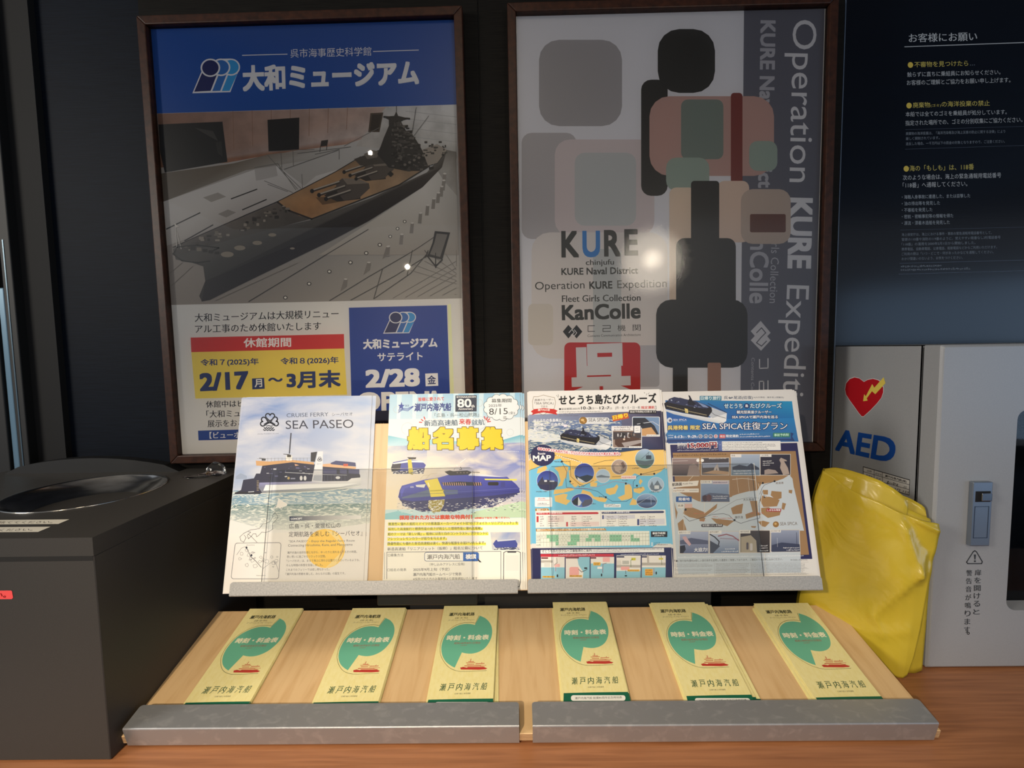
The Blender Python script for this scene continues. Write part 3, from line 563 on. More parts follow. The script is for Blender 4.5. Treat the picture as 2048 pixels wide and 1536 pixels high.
# dark steel support behind the tiers; wide black panel stands in for shade there
sp = MB().box((-.215, -.125, .004), (.345, -.118, .235), .001, 1).build('support_shade_panel', MT['blackmetal'], rack); sp.matrix_local = local(rack, Matrix())
sp = MB().box((-.265, -.160, .095), (-.085, -.120, .235), .002, 1).build('support_bracket', MT['black'], rack); sp.matrix_local = local(rack, Matrix())
for x in (-.42, .30):
    sp = MB().box((x, -.325, .0005), (x+.03, -.118, .004), .0005, 1).box((x, -.150, .0005), (x+.03, -.1255, .052)).build('support_foot', MT['blackmetal'], rack); sp.matrix_local = local(rack, Matrix())

# ================================================================ folded timetable leaflets, six stacks
LW, LH, LTH = .099, .210, .0011
zc = zf(1000, 1180, 4.2667)
ltop = (.0543, .2481); k4 = 4
def onL(px, py, o):
    n = LM.to_3x3().col[2]; P0 = LM.translation + n*o; r = ray(px, py); P = CAM + r*((P0-CAM).dot(n)/r.dot(n)); q = LM.inverted() @ P; return q.x, q.y
x_, s_ = onL(1105, 1202.6, LTH*5)
SL = Sheet(LM @ Matrix.Translation((x_, s_-LH, LTH*5)), LW, LH)

G = Pen(SL, 'print', zc)
gr, dg_ = (112, 190, 160), (28, 104, 78)
def smooth(pts, corners, n=5):
    out = []; m = len(pts)
    for i in range(m):
        p0, p1, p2, p3 = pts[i-1], pts[i], pts[(i+1) % m], pts[(i+2) % m]
        if i in corners: p0 = p1
        if (i+1) % m in corners: p3 = p2
        for k in range(n):
            u = k/n; out.append(tuple(.5*(2*p1[c]+(p2[c]-p0[c])*u+(2*p0[c]-5*p1[c]+4*p2[c]-p3[c])*u*u+(3*p1[c]-p0[c]-3*p2[c]+p3[c])*u**3) for c in (0, 1)))
    return out
gp = [(775, 178), (830, 200), (880, 240), (912, 290), (925, 345), (920, 400), (895, 450), (850, 482), (795, 495), (745, 492), (712, 485), (688, 612), (640, 590), (590, 555), (550, 505), (527, 450), (521, 395), (530, 340), (560, 295), (610, 262), (660, 248), (710, 247), (755, 255)]
G.poly(smooth(gp, (0, 10, 11, 22)), gr)
G.line(smooth([(768, 176), (757, 240), (700, 235), (645, 240), (590, 260), (545, 298), (519, 345), (510, 395), (516, 450), (540, 510), (590, 570), (650, 616), (720, 640), (800, 644), (995, 635)], (0, 1, 14))[:-5], 3, (120, 120, 70))
G.poly([(543, 880), (830, 873), (1150, 869), (1240, 1100), (545, 1100)], dg_); G.rrect(606, 898, 1070, 946, 20, (246, 246, 240))
rd = (196, 66, 56)
G.poly([(735, 612), (760, 606), (790, 612), (800, 606), (930, 606), (968, 618), (955, 626), (900, 630), (745, 628)], rd)
for p, w_ in ((((768, 598), (905, 598)), 6), (((905, 600), (940, 604)), 4), (((785, 584), (845, 584)), 5), (((775, 572), (850, 570)), 4), (((790, 562), (835, 562)), 5), (((806, 560), (806, 538)), 4), (((858, 578), (930, 577)), 5), (((855, 588), (950, 592)), 3), (((905, 575), (908, 566)), 3), (((815, 548), (800, 550)), 2)): G.line(p, w_, rd)
dt = (44, 52, 44)
G.text('瀬戸内海航路', (512, 182), (728, 178), 29, dt, .02); G.text('広島―呉―松山', (570, 204), (678, 201), 13, (80, 70, 50), .01); G.text('スーパージェット クルーズフェリー', (520, 222), (740, 218), 13, (90, 76, 56), .006)
G.text('時刻・料金表', (550, 386), (908, 378), 44, (250, 246, 214), .03); G.text('昭和100年8月1日現在', (625, 418), (848, 413), 19, (168, 104, 92), .01); G.micro((684, 431), (738, 429), 8, (168, 104, 92))
[G.text(ch, (612+i*69.5, 808-i*2), (662+i*69.5, 807-i*2), 62, (30, 84, 60), .012) for i, ch in enumerate('瀬戸内海汽船')]; G.text('石崎汽船と共同運航', (750, 836), (887, 833), 13, dt, .006); G.text('瀬戸内海汽船 創業80周年記念時刻表', (640, 934), (1042, 926), 21, (60, 70, 66), .008)
# the stacks are assembled once the print mesh exists (see below)

# ================================================================ brochures on the upper tier
BW, BH = .210, .297
def bsheet(x, s_top, o): return Sheet(UM @ Matrix.Translation((x, s_top-BH, o)), BW, BH)
B1, B2, B3, B4 = bsheet(-.4520, .2807, .0024), bsheet(-.2137, .2818, .0024), bsheet(.0102, .2838, .0024), bsheet(.2240, .2790, .0026)
A = lambda ox: zf(ox, 780, 6.4)
# ---- 1: white car ferry
D = Pen(B1, 'picture', raw=True)
tl = lambda t, x: (x, BH-t)
D.poly([(0, BH), (.21, BH), (.21, .150), (0, .150)], [(96, 132, 196), (168, 190, 226), (206, 210, 218), (170, 184, 210)], 'ink_cloud')
D.poly([(0, .150), (.21, .150), (.21, .090), (0, .090)], [(110, 150, 176), (130, 160, 180), (206, 216, 220), (96, 140, 150)], 'ink_sea')
D.poly([(0, .128), (.21, .128), (.21, .085), (0, .085)], [(92, 128, 132), (110, 140, 140), (226, 224, 216), (216, 218, 216)], 'ink_sea')
D.poly([(0, .088), (.21, .088), (.21, 0), (0, 0)], (232, 228, 222))
D.poly([(0, .106), (.05, .092), (.12, .087), (.21, .098), (.21, .086), (0, .086)], (228, 226, 222))
D = Pen(B1, 'picture', A(450))
nvy = (38, 40, 66)
D.poly([(140, 1105), (200, 1065), (280, 1100), (280, 1140), (140, 1140)], (150, 164, 190))
D.poly([(205, 1280), (235, 1150), (370, 1130), (400, 1070), (450, 1070), (480, 960), (560, 940), (860, 925), (1140, 950), (1250, 960), (1680, 1010), (1730, 1090), (1735, 1200), (1560, 1270), (1100, 1300), (500, 1330), (130, 1330), (140, 1310)], nvy)
D.poly([(440, 1185), (930, 1175), (1100, 1170), (1570, 1165), (1620, 1130), (1740, 1120), (1740, 1215), (1600, 1262), (1100, 1300), (480, 1320), (430, 1250)], [(140, 142, 186), (160, 160, 200), (220, 222, 226), (236, 236, 238), (236, 236, 238), (228, 230, 232), (200, 204, 208), (180, 186, 190), (160, 166, 170), (130, 134, 140), (120, 124, 150)])
D.poly([(520, 1215), (1700, 1195), (1480, 1240), (490, 1290)], (238, 240, 242)); D.poly([(520, 1300), (1100, 1282), (1600, 1240), (1100, 1302), (560, 1325)], (150, 156, 156))
D.poly([(395, 905), (560, 915), (860, 895), (1140, 925), (1140, 955), (860, 925), (480, 970), (400, 968)], (206, 160, 110)); D.poly([(1250, 950), (1360, 940), (1680, 985), (1670, 1010), (1250, 980)], (214, 170, 130))
D.poly([(1190, 785), (1255, 785), (1245, 1180), (1110, 1170), (1150, 960)], (222, 224, 230)); D.poly([(1100, 800), (1180, 790), (1150, 920), (1095, 915)], (44, 46, 56)); D.poly([(1140, 1090), (1240, 1090), (1240, 1165), (1125, 1160)], (170, 176, 190))
D.poly([(1350, 935), (1420, 905), (1600, 920), (1670, 930), (1680, 980), (1500, 965), (1360, 950)], (58, 66, 110)); D.rrect(1515, 945, 1575, 975, 6, (190, 80, 60)); D.poly([(1670, 920), (1720, 930), (1725, 1000), (1680, 1010)], (210, 214, 222))
D.line([(845, 555), (825, 810)], 16, (48, 52, 70)); D.line([(750, 820), (830, 828)], 8, (60, 60, 60)); D.rrect(780, 835, 860, 905, 14, (226, 222, 216)); D.rrect(795, 828, 845, 860, 6, (60, 58, 58)); D.line([(440, 872), (520, 880)], 7, (50, 50, 50)); D.rrect(470, 878, 520, 905, 6, (56, 56, 60))
for x in range(500, 1100, 46): D.line([(x, 868), (x, 915)], 3, (120, 124, 134))
D.line([(410, 880), (560, 878), (1090, 870)], 3, (130, 134, 144))
R = random.Random(9)
for k in range(26): x = R.uniform(500, 1080); y = R.uniform(965, 1140); D.rrect(x, y, x+R.uniform(10, 46), y+R.uniform(5, 18), 3, R.choice([(90, 92, 130), (24, 24, 36), (190, 194, 206), (60, 62, 94)]))
for x0 in range(1270, 1560, 44): D.line([(x0, 1085), (x0+2, 1160)], 4, (80, 84, 116))
for x0, x1 in ((1255, 1430), (1470, 1560), (1580, 1720)): D.poly([(x0, 1010), (x1, 1014), (x1, 1075), (x0, 1068)], (78, 80, 122))
D.line([(770, 1055), (1160, 1075)], 7, (214, 218, 226)); D.line([(1160, 1078), (1560, 1090)], 5, (190, 194, 206))
for x in (975, 1025): D.ell(x, 1128, 18, 30, (230, 232, 236))
D.ell(1445, 1122, 30, 18, (220, 222, 228)); D.ell(815, 1128, 14, 18, (200, 176, 110)); D.rrect(840, 1125, 900, 1142, 4, (150, 156, 180)); D.poly([(760, 1105), (790, 1098), (800, 1112), (770, 1116)], (220, 222, 228)); D.poly([(890, 945), (950, 962), (900, 972)], (206, 160, 130))
D.poly([(130, 1310), (200, 1300), (450, 1310), (450, 1332), (120, 1334)], (30, 30, 42)); D.line([(300, 1305), (370, 1300)], 8, (210, 214, 222))
for k in range(7): D.line([(408, 1165+k*20), (432, 1163+k*20)], 5, (190, 170, 130))
for k in range(5): D.line([(135+k*60, 1345+R.uniform(-3, 3)), (190+k*60, 1340)], 8, (232, 236, 236))
D.line([(460, 1325), (900, 1312), (1300, 1288), (1720, 1230)], 9, (224, 228, 222))
D.poly([(100, 340), (830, 340), (1000, 0), (830, 0)], (0, 0, 0)) if 0 else None
# emblem: three heart leaves over waves
ek = (18, 28, 48)
def heart(cx, cy, s, rot):
    pts = []
    for k in range(25):
        t = 2*math.pi*k/24; x = 16*math.sin(t)**3; y = -(13*math.cos(t)-5*math.cos(2*t)-2*math.cos(3*t)-math.cos(4*t)); x, y = x/17*s, y/17*s
        pts.append((cx+x*math.cos(rot)-y*math.sin(rot), cy+x*math.sin(rot)+y*math.cos(rot)))
    return pts
for cx, cy, rt in ((577, 345, 0), (503, 408, -math.radians(78)), (635, 405, math.radians(78))): D.line(heart(cx, cy, 62, rt), 15, ek)
D.line([(530, 372), (640, 440)], 13, ek); D.line([(612, 372), (500, 440)], 13, ek); D.line([(530, 462), (560, 456), (590, 464), (610, 458)], 11, ek)
for y, x0, x1 in ((487, 500, 622), (512, 492, 634)): D.line([(x0+(x1-x0)*k/8, y+(6 if k % 2 else -5)) for k in range(9)], 13, ek)
D.micro((415, 570), (692, 562), 12, (90, 100, 130), 4)
for cy in (870,): D.line(heart(1212, 870, 18, 0), 5, (50, 60, 90)); D.line(heart(1196, 892, 15, -1.3), 5, (50, 60, 90)); D.line(heart(1228, 892, 15, 1.3), 5, (50, 60, 90)); D.line([(1195, 912), (1230, 910)], 5, (50, 60, 90)); D.micro((1178, 952), (1232, 950), 9, (90, 100, 130))
tb = lambda x, y: (450+x/6.4, 980+y/6.4)
D.tr = tb
D.ell(1285, 748, 252, 250, (248, 208, 96)); 
D.poly([(1285, 498), (1537, 748), (1285, 998), (1420, 960), (1500, 860), (1520, 700), (1440, 560)], (244, 220, 150))
D.poly([(684, 110), (730, 140), (795, 178), (790, 200), (740, 218), (700, 235), (680, 220), (640, 238), (650, 215), (670, 190)], (236, 232, 226)); D.line([(684, 110), (730, 140), (795, 178), (790, 200), (740, 218), (720, 250), (690, 222), (640, 232), (622, 262), (612, 250), (640, 205), (668, 190), (684, 110)], 5, (240, 240, 238))
D.line([(640, 290), (672, 330), (678, 350), (650, 390), (610, 430), (612, 500), (575, 525), (520, 545), (470, 540), (440, 575), (405, 600), (395, 560), (360, 560), (340, 590), (300, 625), (285, 580), (330, 540), (290, 530), (240, 555), (190, 600), (205, 650), (240, 668), (270, 610), (245, 575)], 5, (70, 72, 78))
D.line([(640, 290), (605, 330), (612, 345), (580, 400), (540, 420), (480, 440), (440, 495), (330, 510), (240, 555)], 5, (70, 72, 78)); D.line([(290, 560), (330, 590), (410, 670)], 5, (70, 72, 78))
pts = []
for cx, cy, a0 in ((685, 705, -90), (655, 1105, 0), (112, 1105, 90), (160, 712, 180)):
    for k in range(5): t = math.radians(a0+22.5*k); pts.append((cx+32*math.cos(t), cy+32*math.sin(t)))
D.line(pts, 6, (90, 92, 100), closed=True)
D.ell(275, 737, 13, 15, ek); D.ell(338, 835, 13, 15, ek); D.line([(275, 737), (328, 850), (390, 905), (465, 990)], 6, ek)
D.text('Hiroshima', (275, 712), (380, 710), 14, (110, 112, 118)); D.text('Kure', (340, 806), (388, 805), 14, (110, 112, 118)); D.text('Matsuyama', (402, 1106), (518, 1102), 16, (90, 92, 98))
for k in range(24):
    x = R.uniform(180, 680); y = R.uniform(770, 1000)
    n_ = R.randint(4, 6); r_ = R.uniform(10, 34); D.line([(x+r_*math.cos(i*6.28/n_)*R.uniform(.6, 1.2), y+r_*math.sin(i*6.28/n_)*R.uniform(.5, 1)) for i in range(n_)], 3.5, (116, 118, 124), closed=True)
D.line([(150, 830), (210, 745), (260, 725)], 4, (110, 112, 118)); D.line([(480, 1010), (560, 950), (620, 905), (660, 960), (690, 1050)], 4, (110, 112, 118))
D.poly([(825, 338), (1740, 322), (1740, 372), (827, 396)], [(30, 44, 76), (226, 226, 224), (228, 226, 222), (30, 44, 76)])
X = Pen(B1, 'lettering', A(450)); tk = (30, 34, 44)
X.text('CRUISE FERRY', (790, 350), (1325, 335), 50, (70, 84, 112)); X.text('シーパセオ', (1368, 334), (1635, 326), 42, (60, 74, 102)); X.text('SEA PASEO', (778, 500), (1645, 485), 108, (30, 38, 66), -.008)
X.tr = tb
X.text('CONCEPT', (842, 382), (990, 377), 24, (240, 242, 246), .03); X.text('広島・呉・愛媛松山の', (822, 496), (1480, 482), 64, tk); X.text('定期航路を楽しむ『シーパセオ』', (818, 602), (1762, 586), 70, tk)
X.text('"SEA PASEO" - Enjoy the Regular Ferry Route', (812, 680), (1660, 668), 36, (90, 92, 96), 0, .15); X.text('Connecting Hiroshima, Kure, and Matsuyama', (804, 735), (1630, 722), 42, (90, 92, 96), 0, .15)
for st, y, x0, x1 in (('瀬戸内海の自然を感じながら、ゆったりと流れるくつろぎの時間。', 818, 798, 1690), ('思い思いに過ごせるリラックス空間。', 870, 793, 1290), ('「シーパセオ」は、まるで海上に浮かぶ公園でくつろいでいるような。', 924, 788, 1725), ('そんな時間の体感を目指しました。', 980, 785, 1252), ('これまでのフェリーでは成し得なかった。', 1038, 782, 1338), ('「瀬戸内海の移動を楽しむ、みんなの公園」の誕生です。', 1092, 778, 1540)): X.text(st, (x0, y), (x1, y-(x1-x0)*.014), 32, (70, 72, 76))

# ---- 2: ship naming flyer
D = Pen(B2, 'picture', raw=True)
D.poly([(0, BH), (.21, BH), (.21, BH-.088), (0, BH-.088)], [(176, 214, 236), (150, 200, 230), (226, 240, 246), (220, 238, 246)], 'ink')
for k in range(9): x = .012+k*.022+(k % 3)*.003; D.poly([(x, BH), (x+.008, BH), (x+.006, BH-.05), (x+.001, BH-.05)], [(206, 232, 244), (206, 232, 244), (228, 242, 248), (228, 242, 248)])
D.poly([(0, BH-.040), (.21, BH-.040), (.21, BH-.078), (0, BH-.078)], (230, 238, 242)); 
R = random.Random(5)
for k in range(22): D.ring(R.uniform(.01, .2), BH-R.uniform(.012, .07), *([R.uniform(.003, .011)]*2), .0005, R.choice([(196, 216, 228), (206, 210, 214), (214, 226, 234)]))
D.poly([(0, BH-.066), (.03, BH-.072), (.08, BH-.073), (.14, BH-.080), (.18, BH-.076), (.21, BH-.068), (.21, BH-.083), (0, BH-.083)], [(120, 196, 216), (170, 218, 230), (196, 228, 236), (150, 206, 220), (120, 190, 212), (110, 186, 210), (206, 232, 240), (196, 226, 238)])
D.poly([(0, BH-.0825), (.0625, BH-.0825), (.0625, BH-.118), (0, BH-.118)], [(176, 192, 216), (90, 128, 206), (232, 224, 210), (236, 226, 208)], 'ink_cloud2')
D.poly([(.0625, BH-.0815), (.21, BH-.080), (.21, BH-.187), (0, BH-.187), (0, BH-.118), (.0625, BH-.118)], [(190, 196, 214), (60, 104, 206), (210, 206, 210), (240, 226, 196), (238, 226, 200), (234, 222, 200)], 'ink_cloud2')
D.poly([(0, BH-.150), (.018, BH-.150), (.018, BH-.182), (0, BH-.182)], (240, 228, 200))
D.poly([(0, BH-.180), (.21, BH-.180), (.21, BH-.196), (0, BH-.196)], (198, 226, 232)); D.poly([(.14, BH-.184), (.21, BH-.170), (.21, BH-.194), (.12, BH-.194)], (196, 222, 188)); D.poly([(0, BH-.186), (.02, BH-.182), (.05, BH-.190), (.05, BH-.195), (0, BH-.195)], (150, 206, 216))
D.poly([(0, BH-.1945), (.21, BH-.1945), (.21, 0), (0, 0)], (246, 243, 232))
D = Pen(B2, 'picture', A(750))
bl, dbl, yl = (66, 76, 178), (40, 44, 96), (232, 216, 80)
# main ship and its reflection
D.poly([(330, 1370), (880, 1400), (1860, 1290), (1850, 1330), (1500, 1500), (980, 1536), (600, 1560), (350, 1480)], (52, 60, 110), 'ink_spark'); 
D.poly([(310, 1400), (880, 1380), (1860, 1290), (1840, 1320), (1400, 1460), (1000, 1560), (620, 1540), (380, 1470)], (48, 52, 104))
D.poly([(690, 1360), (900, 1360), (880, 1480), (830, 1560), (740, 1570), (680, 1500)], (160, 146, 60), 'ink_spark')
D.poly([(298, 1370), (318, 1280), (345, 1225), (620, 1150), (820, 1120), (960, 1080), (1190, 1080), (1690, 1110), (1800, 1200), (1850, 1260), (1845, 1310), (1500, 1350), (880, 1400), (480, 1425), (320, 1400)], [(60, 68, 160), (56, 62, 150), (78, 86, 190), (92, 100, 204), (80, 88, 192), (72, 80, 184), (72, 80, 184), (70, 78, 176), (60, 66, 160), (58, 64, 150), (52, 58, 140), (60, 66, 160), (60, 66, 150), (54, 60, 150), (56, 62, 150)])
D.poly([(340, 1375), (700, 1270), (1060, 1280), (1060, 1330), (720, 1360), (350, 1390)], (90, 108, 140)); D.poly([(350, 1240), (620, 1165), (640, 1180), (380, 1260), (340, 1370), (325, 1300)], (86, 94, 200))
D.poly([(520, 1215), (650, 1205), (630, 1250), (530, 1240)], (228, 230, 226)); D.poly([(630, 1160), (800, 1128), (900, 1360), (715, 1370), (690, 1260)], yl); D.poly([(700, 1285), (880, 1275), (886, 1290), (706, 1300)], (190, 176, 50)); D.line([(680, 1190), (695, 1235)], 16, (250, 246, 200))
D.poly([(850, 1185), (1080, 1172), (1360, 1185), (1372, 1225), (880, 1222)], (36, 36, 50))
for k in range(18): 
    if not 11 <= k <= 13: D.line([(872+k*28, 1188-abs(k-8)*.6), (880+k*28, 1220)], 9, (206, 164, 140))
D.poly([(1150, 1188), (1240, 1190), (1240, 1224), (1190, 1224)], (34, 34, 40)); D.rrect(1445, 1178, 1582, 1222, 14, (26, 26, 34)); D.poly([(1400, 1135), (1815, 1140), (1812, 1160), (1410, 1152)], (238, 226, 90)); D.rrect(1610, 1178, 1665, 1240, 4, (56, 62, 140))
D.poly([(1190, 1070), (1420, 1085), (1690, 1115), (1500, 1110), (1200, 1095)], (226, 230, 240)); D.poly([(890, 1045), (960, 1030), (1000, 1040), (1180, 1030), (1240, 1050), (1200, 1085), (960, 1095), (920, 1070)], (44, 42, 44)); 
for k in range(4): D.ell(1055+k*42, 1058, 12, 9, (110, 100, 96))
D.line([(1240, 1050), (1340, 1055)], 7, (60, 60, 70)); D.line([(1095, 985), (1110, 1015), (1080, 1020)], 7, (60, 60, 70)); D.line([(1040, 965), (1060, 975)], 5, (250, 250, 250)); D.line([(1090, 930), (1160, 880)], 5, (250, 250, 250)); D.line([(1010, 1025), (1025, 1000)], 4, (80, 80, 90))
D.line([(320, 1330), (600, 1330), (900, 1318)], 4, (40, 46, 120)); D.line([(900, 1315), (1850, 1255)], 5, (100, 106, 190)); D.line([(900, 1345), (1845, 1290)], 5, (40, 46, 120)); D.text('KOA', (455, 1253), (498, 1250), 20, (230, 232, 240), .02)
D.line([(580, 1140), (620, 1095), (700, 1090)], 4, (196, 186, 160)); D.line([(650, 1140), (710, 1075), (800, 1065)], 4, (196, 186, 160))
# small ship
D.poly([(215, 1000), (640, 1000), (620, 1070), (230, 1075)], (50, 54, 96), 'ink_spark'); D.poly([(205, 1000), (230, 925), (330, 905), (430, 885), (600, 910), (652, 960), (630, 1005), (430, 1030), (215, 1045)], (66, 76, 160)); D.poly([(205, 1000), (230, 940), (340, 920), (318, 1030), (215, 1045)], (38, 42, 60)); D.poly([(220, 938), (420, 900), (600, 905), (640, 930), (440, 925), (240, 950)], (226, 228, 236))
D.poly([(418, 890), (465, 888), (488, 1050), (430, 1060)], (216, 200, 80)); D.poly([(410, 860), (530, 862), (520, 885), (440, 888)], (50, 48, 50)); D.line([(470, 850), (488, 815)], 4, (250, 250, 250)); D.line([(440, 1060), (480, 1075)], 20, (150, 140, 60))
# sparkle on the sea
for k in range(260):
    x = R.uniform(280, 1880); y = R.uniform(1440, 1580) if x < 1300 else R.uniform(1380, 1560)
    if 680 < x < 860 and y < 1500: continue
    D.line([(x, y), (x+R.uniform(10, 34), y+R.uniform(-4, 4))], R.uniform(2.5, 6), R.choice([(244, 242, 236), (250, 248, 244), (60, 62, 90), (206, 210, 220)]))
tb = lambda x, y: (750+x/6.4, 980+y/6.4)
# cloud badge
D.ell(1618, 222, 205, 120, (240, 244, 246))
for k in range(13): t = 2*math.pi*k/13; D.ell(1618+175*math.cos(t), 222+125*math.sin(t), 58, 50, (50, 56, 60))
for k in range(13): t = 2*math.pi*k/13; D.ell(1618+175*math.cos(t), 222+125*math.sin(t), 53, 45, (240, 244, 246))
D.ell(1618, 222, 200, 135, (240, 244, 246)); D.poly([(1030, 70), (1302, 66), (1300, 275), (1028, 278)], (40, 52, 76))
D.poly([(338, 150), (350, 190), (378, 192), (355, 215), (365, 250), (335, 228), (308, 248), (315, 212), (298, 192), (328, 188)], (40, 70, 160))
for o in (0, 16, 32): D.line([(300, 290-o), (350, 255-o*.6), (420, 268-o), (490, 215-o*.3)], 7, (50, 84, 170))
for p in (((592, 375), (615, 395)), ((628, 345), (640, 375)), ((568, 412), (600, 415)), ((1398, 340), (1412, 372)), ((1438, 348), (1425, 385)), ((1478, 402), (1440, 408)), ((1468, 368), (1440, 395))): D.line(p, 14, (206, 70, 70))
D.tr = tb
D.matk = 'ink'
ylw = (250, 240, 90)
for y, x0, x1 in ((408, 168, 1835), (475, 165, 1382), (540, 162, 1452), (605, 160, 922), (668, 158, 1420)): D.poly([(x0, y+8), (x1, y+4), (x1, y+40), (x0, y+48)], ylw)
D.poly([(1478, 540), (1860, 540), (1860, 768), (1500, 765)], [(170, 186, 214), (90, 120, 200), (200, 204, 214), (196, 200, 212)], 'ink_cloud2'); D.poly([(1510, 690), (1545, 640), (1790, 625), (1825, 690), (1815, 735), (1540, 735)], (70, 80, 160)); D.poly([(1560, 640), (1790, 625), (1800, 640), (1570, 660)], (214, 218, 228)); D.poly([(1530, 735), (1830, 735), (1850, 765), (1520, 765)], (70, 76, 110), 'ink_spark')
D.line([(150, 1140), (152, 795), (1612, 785), (1612, 1140)], 6, (80, 84, 96)); D.line([(1645, 1140), (1648, 800), (1680, 785), (1830, 785), (1862, 800), (1862, 1180), (1850, 1235), (1820, 1240)], 8, (60, 62, 70)); D.rrect(1695, 785, 1808, 802, 4, (60, 62, 70)); D.line([(122, 800), (118, 1140)], 4, (110, 112, 120))
D.rrect(632, 795, 1330, 912, 26, (70, 90, 130)); D.rrect(638, 801, 1200, 906, 22, (250, 249, 244)); D.poly([(1128, 796), (1310, 794), (1330, 815), (1330, 900), (1318, 908), (1128, 910)], (60, 110, 190)); D.poly([(1310, 870), (1365, 925), (1340, 925), (1320, 905)], (30, 30, 34)); D.rrect(1672, 835, 1838, 1032, 6, (238, 236, 226))
X = Pen(B2, 'lettering', A(750))
ob, oy, rd2 = (110, 96, 30), (250, 210, 40), (206, 60, 60)
for i, (st, x0, x1) in enumerate((('船', 415, 712), ('名', 735, 1008), ('募', 1045, 1338), ('集', 1360, 1648))): X.text(st, (x0-5, 775), (x1+5, 773), 308, ob, .085); 
for i, (st, x0, x1) in enumerate((('船', 415, 712), ('名', 735, 1008), ('募', 1045, 1338), ('集', 1360, 1648))): X.text(st, (x0+4, 767), (x1-4, 765), 292, oy, .06)
X.text('瀬戸内海汽船', (500, 275), (972, 268), 104, (36, 60, 140), .03, .12); X.text('皆様に愛されて', (555, 145), (885, 135), 50, (214, 70, 60), .02); X.text('SETONAIKAIKISEN', (1042, 102), (1292, 98), 22, (240, 240, 240), .02); X.text('80', (1055, 225), (1235, 222), 110, (246, 246, 246), .02); X.text('th', (1232, 225), (1275, 223), 36, (246, 246, 246), .02); X.text('Anniversary', (1068, 262), (1255, 258), 30, (240, 240, 240), .02)
X.text('SKK', (385, 215), (440, 213), 26, (60, 80, 150)); X.text('「広島・呉―松山航路」', (765, 350), (1330, 340), 52, (60, 76, 80)); X.text('新造高速船', (630, 465), (1060, 455), 78, (40, 80, 110), .012); X.text('来春', (1075, 440), (1230, 445), 74, rd2, .02); X.text('就航', (1238, 455), (1405, 448), 76, (40, 90, 120), .012)
X.text('募集期間', (1492, 165), (1748, 160), 52, (40, 50, 44), .016); X.text('2025年', (1455, 222), (1625, 218), 42, (60, 60, 60)); X.text('8/15', (1462, 318), (1700, 310), 80, (60, 60, 60)); X.text('(金)', (1712, 318), (1790, 315), 42, (70, 70, 70)); X.text('迄', (1640, 372), (1688, 370), 38, (90, 90, 80)); X.micro((1560, 798), (1840, 795), 16, (230, 234, 244), 2)
X.tr = tb
og = (226, 74, 30)
X.text('採用された方には素敵な特典付！', (312, 384), (1245, 372), 60, og, .045); X.text('※詳細は下記をご覧ください。', (1275, 372), (1725, 366), 26, og, .03)
for st, y, x0, x1 in (('推進性に優れた船形とドイツの推進器メーカー"フォイト社"の「フォイト・リニアジェット」を', 455, 172, 1832), ('採用した高速航行と燃費性能の良さが両立した環境性能に優れた船舶。', 520, 168, 1372), ('船のテーマは「新しい風」。船体には青と白のコントラスト、アクセントに', 584, 165, 1450), ('フレッシュレモンカラーが彩りを与えます。', 644, 162, 918), ('静粛性能にも優れた新造高速船は速く、快適な船旅をお届けいたします。', 706, 160, 1415)): X.text(st, (x0, y), (x1, y-(x1-x0)*.010), 40, (60, 64, 30), .016)
X.text('新造高速船「リニアジェット（仮称）」船名公募について', (160, 778), (1378, 762), 44, (70, 72, 70), .012); X.text('□募集方法', (166, 853), (362, 850), 38, (70, 72, 70)); X.text('瀬戸内海汽船', (665, 890), (1088, 884), 66, (80, 76, 66), .012); X.text('検索', (1160, 886), (1295, 882), 66, (250, 250, 250), .05)
X.text('（申し込みアドレスに投稿）', (700, 972), (1150, 966), 38, (70, 72, 70), .008); X.text('□船名の発表', (160, 1042), (402, 1038), 38, (70, 72, 70), .008); X.text('2025年9月上旬（予定）', (490, 1040), (955, 1034), 42, (60, 62, 60), .01); X.text('瀬戸内海汽船ホームページで発表', (488, 1102), (1108, 1096), 42, (60, 62, 60), .01); X.text('※採用された方のみ事務局より直接通知いたします', (488, 1158), (1310, 1148), 36, (90, 92, 90))
# ---- 3: island cruise flyer with a route map
A3 = lambda x, y: (1040+x/6.4, 770+y/6.4)
D = Pen(B3, 'picture', raw=True)
sand, sea3, nav = (242, 202, 116), (120, 200, 236), (38, 40, 88)
D.poly([(0, BH), (.21, BH), (.21, BH-.05), (0, BH-.05)], (240, 238, 236))
D.poly([(0, BH-.038), (.21, BH-.035), (.21, BH-.1), (0, BH-.1)], [(150, 160, 190), (60, 60, 100), (30, 70, 110), (40, 80, 120)], 'ink'); D.poly([(.14, BH-.036), (.21, BH-.035), (.21, BH-.098), (.13, BH-.098)], [(110, 110, 140), (40, 36, 70), (38, 38, 80), (34, 70, 110)])
D = Pen(B3, 'picture', A3)
D.poly([(130, 460), (1300, 440), (1300, 830), (130, 850)], [(120, 140, 180), (76, 104, 160), (30, 78, 120), (34, 84, 120)], 'ink_sea')
D.poly([(120, 560), (320, 590), (520, 650), (540, 700), (300, 740), (120, 700)], (220, 226, 232), 'ink_sea')
R = random.Random(11)
for k in range(60): x = R.uniform(125, 520); y = 580+R.uniform(0, 1)*(x-100)*.12+R.uniform(0, 110)*(1-(x-125)/600); D.line([(x, y), (x+R.uniform(14, 50), y+R.uniform(-3, 8))], R.uniform(3, 8), R.choice([(240, 242, 244), (200, 212, 222), (150, 170, 190)]))
